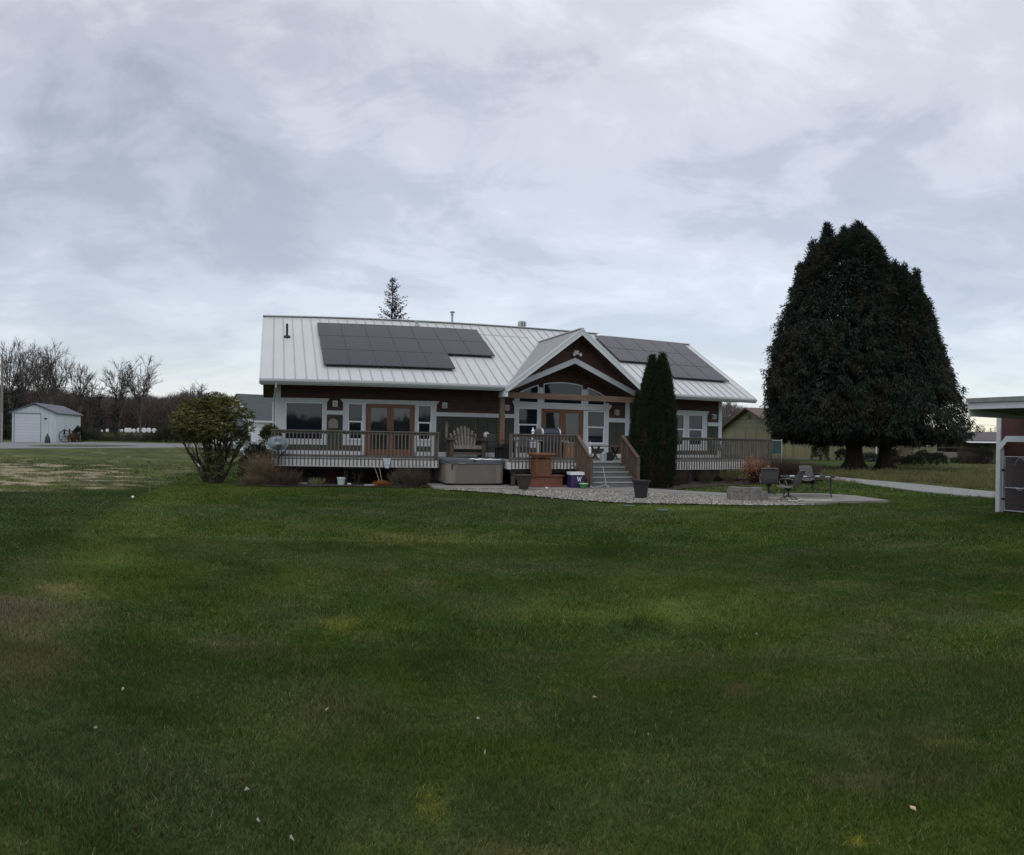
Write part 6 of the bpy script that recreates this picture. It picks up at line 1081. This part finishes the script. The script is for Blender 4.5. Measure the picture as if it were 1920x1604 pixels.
# white neighbour house behind the left corner
nh = Thing('white_house', 'white house with a dark shingle roof partly hidden behind the left corner', 'house', (0, 0, 0), 'w', rot=0)
p0 = np.array(at(475, 88)); p1 = np.array(at(575, 92)); nd_ = (p1-p0)/np.linalg.norm(p1-p0); nb_ = np.array([-nd_[1], nd_[0]]); nh.obj.location = (p0[0], p0[1], 0); nh.obj.rotation_euler = (0, 0, math.atan2(nd_[1], nd_[0])); NW = lines_bump(mat('white_lap_siding', (.62, .66, .66), .6, var=.05), 2, .2, .3, .05, (.97, 1.03)); SHN = mat('grey_shingles', (.065, .075, .082), .9, var=.4, vs=5, bump=.5, bs=8)
nh.part('wall', MB().box(0, 8, 0, 9, 0, 3.1).prism([(0, .0, 3.1), (0, 9, 3.1), (0, 4.5, 6.2)], (8, 0, 0)), NW); e = 3.0; nh.part('roof', MB().prism([(-.1, -.3, 2.98), (8.3, -.3, 2.98), (8.3, 4.5, 6.42), (-.1, 4.5, 6.42)], (0, 0, .15)).prism([(-.1, 9.3, 2.98), (8.3, 9.3, 2.98), (8.3, 4.5, 6.42), (-.1, 4.5, 6.42)], (0, 0, .15)), SHN)
nh.part('eave_board', MB().box(-.1, 8.3, -.36, -.3, 2.88, 3.12), WHITE); wf = nh.part('window', MB().box(1.55, 2.75, -.03, 0, 1.3, 2.65), GUT); nh.part('pane', MB().box(1.63, 2.67, -.04, -.031, 1.38, 2.57), PANE, wf); nh.part('house_sign', MB().box(.65, 1.1, -.03, 0, 1.28, 1.45), BLACK)
nh.part('porch_wing', MB().box(-2.6, -.005, 1.5, 6, 0, 2.3), NW); nh.part('porch_roof', MB().prism([(-2.9, 1.1, 2.28), (-.1, 1.1, 2.28), (-.1, 4, 4.1), (-2.9, 4, 4.1)], (0, 0, .12)), SHN)
for x in (-2.2, -1.1): w_ = nh.part('window', MB().box(x, x+.9, 1.46, 1.5, 1.0, 2.05), WHITE); nh.part('pane', MB().box(x+.07, x+.83, 1.45, 1.459, 1.07, 1.98), PANE, w_)
bush('dark_shrub', 'grey low shrub in front of the white house porch', gnd(466, 836), 1.5, 1.0, 500, (.07, .065, .05), .2, .08, 56)
# utility pole and wires
X_, Y_ = at(2.5, 84); H = zat(2, 668, 84); up = Thing('utility_pole', 'tall wooden utility pole at the far left edge', 'pole', (X_, Y_, 0), 'w'); up.part('pole', MB().tube([(X_, Y_, 0), (X_, Y_, H)], [.19, .15], 8), GW); up.part('crossarm', MB().box(X_-.9, X_+.9, Y_-.06, Y_+.06, H-1.2, H-1.05), GW); up.part('conduit', MB().tube([(X_+.2, Y_-.15, 0), (X_+.2, Y_-.15, 3.5)], .06, 6), STEEL)
def wire(x0, y0, R0, x1, y1, R1_, sag, label):
    P0 = np.array([*at(x0, R0), zat(x0, y0, R0)]); P1 = np.array([*at(x1, R1_), zat(x1, y1, R1_)]); o = MB().tube([tuple(P0+(P1-P0)*t-np.array([0, 0, sag*4*t*(1-t)])) for t in np.linspace(0, 1, 20)], .022, 4).build('power_line', BLACK); meta(o, label, 'power line')
wire(2, 742, 84, 620, 762, 100, .35, 'thin black cable running low across the left treeline'); wire(1700, 790, 150, 2000, 800, 150, .3, 'upper thin cable in the gap beside the shed'); wire(1700, 803, 150, 2000, 812, 150, .3, 'lower thin cable in the gap beside the shed')
# ------------------------------------------------------------------ tan neighbour house behind the cedars
TC = np.array(at(1463, 71)); TR = np.array(at(1757, 78)); TLc = np.array(at(1356, 84)); d1 = (TR-TC)/np.linalg.norm(TR-TC); LT = float(np.linalg.norm(TR-TC)); d2 = np.array([-d1[1], d1[0]]); GD = float(np.linalg.norm(TLc-TC)); d2s = (TLc-TC)/GD
tn = Thing('tan_house', 'olive tan house with a brown roof behind the giant cedars', 'house', (0, 0, 0), 'w', rot=0); tn.obj.location = (TC[0], TC[1], 0); tx = Vector((*d1, 0)); ty = Vector((*d2s, 0))
def tm_(mb): return mb.xf(Matrix(((tx.x, ty.x, 0, 0), (tx.y, ty.y, 0, 0), (0, 0, 1, 0), (0, 0, 0, 1))))
TE = zat(1463, 803, 71); TP = zat(1408, 766.5, 77); OLV = lines_bump(mat('olive_siding', (.19, .18, .10), .8, var=.1), 0, .3, .3, .06); OL2 = lines_bump(mat('olive_lap', (.15, .145, .085), .8, var=.12), 2, .22, .4, .08); BR = mat('brown_roof', (.115, .092, .075), .9, var=.25, vs=3, bump=.4, bs=8)
tn.part('wall', tm_(MB().box(0, LT, 0, GD, -.3, TE)), OLV); tn.part('gable', tm_(MB().prism([(0.0, 0, TE+.003), (0.0, GD, TE+.003), (0.0, GD/2, TP-.12)], (LT, 0, 0))), OL2)
tn.part('roof', tm_(MB().prism([(-.5, -.6, TE-.28), (LT+.5, -.6, TE-.28), (LT+.5, GD/2, TP), (-.5, GD/2, TP)], (0, 0, .12)).prism([(-.5, GD+.6, TE-.28), (LT+.5, GD+.6, TE-.28), (LT+.5, GD/2, TP), (-.5, GD/2, TP)], (0, 0, .12))), BR)
tn.part('rake_board', tm_(MB().prism([(-.53, -.6, TE-.32), (-.53, GD/2, TP-.04), (-.53, GD/2, TP+.14), (-.53, -.6, TE-.12)], (-.03, 0, 0)).prism([(-.53, GD+.6, TE-.32), (-.53, GD/2, TP-.04), (-.53, GD/2, TP+.14), (-.53, GD+.6, TE-.12)], (-.03, 0, 0))), mat('rake_brown', (.09, .045, .032), .8))
tn.part('gable_vent', tm_(MB().box(-.04, 0, GD/2-.35, GD/2+.35, TP-1.15, TP-.65)), mat('vent_brown', (.06, .04, .03), .8))
for fx, w_, z0, z1 in ((.115, 1.5, 1.6, 2.25), (.39, .9, 1.55, 2.2), (.88, 1.3, 1.5, 2.0)): f_ = tn.part('window', tm_(MB().box(LT*fx, LT*fx+w_, -.05, 0, z0, z1)), WHITE); tn.part('pane', tm_(MB().box(LT*fx+.08, LT*fx+w_-.08, -.06, -.051, z0+.08, z1-.08)), PANE, f_)
for fx in (.585, .665): tn.part('trim_board', tm_(MB().box(LT*fx, LT*fx+.13, -.05, 0, 0, 2.5)), WHITE)
tn.part('base_trim', tm_(MB().box(0, LT, -.045, -.002, -.3, .10)), CONC)
bush('round_shrub', 'upright rounded shrub by the tan wall left of the cedar trunks', gnd(1538, 863), 2.15, .85, 900, (.034, .044, .020), .16, .07, 57); bush('round_shrub', 'small dark shrub just left of the cedar trunks', gnd(1577, 863), 1.1, .6, 450, (.03, .034, .02), .14, .06, 58)
for x, y, h, r, c, lb in ((1632, 866, .75, 1.0, (.035, .05, .035), 'low blue green plant between the cedar trunks'), (1668, 868, 1.4, .7, (.02, .026, .016), 'dark upright shrub touching the right cedar trunk'), (1686, 872, .6, .95, (.055, .04, .035), 'low reddish mound right of the cedar trunks'), (1712, 873, .75, .9, (.03, .034, .022), 'dark low mound left of the table'),
  (1731, 872, 1.15, .72, (.045, .048, .024), 'round clipped shrub in front of the garden table'), (1757, 872, .95, .85, (.032, .036, .022), 'second round clipped shrub right of the garden table'), (1828, 870, .85, 1.25, (.06, .045, .04), 'reddish brown heather mound left of the shed'), (1843, 870, 1.5, .9, (.028, .034, .02), 'dark bushy shrub beside the brown doorway'), (1805, 868, .5, 1.0, (.05, .05, .03), 'low stony mound in the neighbour garden')):
    bush('garden_shrub', lb, gnd(x, y), h, r, 600, c, .13, .055, 100+x)
weep = bush('garden_shrub', 'pale pinkish weeping shrub against the tan wall', gnd(1697, 866), 2.3, .8, 700, (.13, .09, .075), .16, .03, 59, up=-1.2)
tg_ = Thing('garden_table', 'long weathered picnic table in the neighbour garden', 'table', (*gnd(1737, 868), 0), 'w'); X_, Y_ = gnd(1737, 868); tg_.part('table_top', MB().box(X_-1.7, X_+1.7, Y_-.4, Y_+.4, .95, 1.02), GW)
for x in (-1.5, -.2, 1.4): tg_.part('leg', MB().box(X_+x-.05, X_+x+.05, Y_-.3, Y_+.3, 0, .95), GW)
tg_.part('bench', MB().box(X_+1.75, X_+3.6, Y_+.2, Y_+.6, .45, .95), GW)
pot_ = Thing('wooden_tub', 'brown half barrel planter against the tan wall', 'plant pot', (*gnd(1683, 864), 0), 'w'); X_, Y_ = gnd(1683, 864); pot_.part('tub', MB().lathe((X_, Y_, .5), [(.32, 0), (.45, .6), (.42, .62)], 14), BW); pot_.part('stand', MB().box(X_-.3, X_+.3, Y_-.2, Y_+.2, 0, .5), BW)
for x, rr_, lb in ((1653+78, .0, ''),): pass
dl = Thing('brown_house', 'low brown roofed house with a white edged awning beside the shed post', 'house', (0, 0, 0), 'w', rot=0); a0 = np.array(at(1795, 72)); a1 = np.array(at(1960, 66)); dd_ = (a1-a0)/np.linalg.norm(a1-a0); LD = float(np.linalg.norm(a1-a0)); dl.obj.location = (a0[0], a0[1], 0); dl.obj.rotation_euler = (0, 0, math.atan2(dd_[1], dd_[0]))
zE = zat(1850, 829, 70); zR = zat(1850, 812, 74); BRK = mat('dull_brick', (.10, .07, .055), .9, var=.3, vs=4)
dl.part('wall', MB().box(0, LD, 0, 5, -.3, zE), BRK); dl.part('roof', MB().prism([(-1.2, -1.0, zE), (LD, -1.0, zE), (LD, 4, zR), (-1.2, 4, zR)], (0, 0, .12)), mat('dull_roof', (.095, .085, .085), .9, var=.2)); dl.part('awning', MB().prism([(1.6, -1.02, zE-.02), (LD, -1.02, zE-.02), (LD, -2.2, zE-.12), (3.2, -2.2, zE-.12)], (0, 0, .05)), WHITE)
dl.part('doorway', MB().box(4.1-1.6+.35, 4.1-.2, -.03, 0, -.3, zE-.25), BLACK); dl.part('door', MB().box(4.0, 5.5, -.06, -.0, -.3, zE-.15), OLV); dl.part('door', MB().box(5.55, 6.6, -.05, 0, -.3, zE-.15), OL2); dl.part('porch_post', MB().box(1.3, 1.42, -1, -.9, -.3, zE), BW)
for z in (.9, 1.35): dl.part('fence_rail', MB().box(-1.5, 2.4, -1.2, -1.14, z, z+.07), BW)
# dead grass tufts in the wild strip right of the path
n = 26000; x = RNG.uniform(1480, 1900, n); y = RNG.uniform(873, 935, n); P2 = np.array([gnd(a, b) for a, b in zip(x, y)]); s, w_ = sw(P2[:, 0], P2[:, 1]); keep = ~inpoly(P2[:, 0], P2[:, 1], [tuple(q) for q in PATHP]) & (s > 20.5+(w_+12)*.24) & (fbm(P2[:, 0]*.7, P2[:, 1]*.7) > .44); P2 = P2[keep]; n = len(P2)
h = RNG.uniform(.05, .26, n)*(.4+fbm(P2[:, 0]*1.2, P2[:, 1]*1.2)); A = np.stack([P2[:, 0], P2[:, 1], np.zeros(n)], 1); B = A+np.stack([RNG.normal(0, .05, n), RNG.normal(0, .05, n), h], 1); c = np.where((fbm(P2[:, 0]*.5, P2[:, 1]*.5) > .60)[:, None], [[.10, .07, .042]], [[.125, .13, .05]])*RNG.uniform(.6, 1.4, (n, 1)); V, Fi, K = segs(A, B, .012, .004, c); o = npobj('dead_grass', V, Fi, K, TWIG); meta(o, 'rough tan and reddish dead grass along the strip behind the path', 'grass', kind='stuff')

# a hedge line far behind the viewpoint, seen only as the dark lower half of the window reflections
wood(2980+960-180-1400, 2980+960+1400-180, 85, 95, [(0, 760), (9999, 760)], 100, 84, (.04, .04, .03), 'x', 'x') if False else None
g = np.random.default_rng(88); n = 26000; az = g.uniform(math.pi-.9, math.pi+1.3, n); R = g.uniform(80, 95, n); H = 2.2+4.2*fbm(az*9, R*.02, 4); z0 = H*g.random(n); A = np.stack([R*np.sin(az), R*np.cos(az), z0], 1); D = unit(g.normal(0, 1, (n, 3))+np.array([0, 0, .8])); V, Fi, K = segs(A, A+D*g.uniform(.8, 1.8, (n, 1)), .13, .05, ccol((.045, .045, .032), n)); o = npobj('hedgerow', V, Fi, K, TWIG); meta(o, 'dark hedge line behind the lawn, mirrored in the windows', 'hedge', kind='stuff')
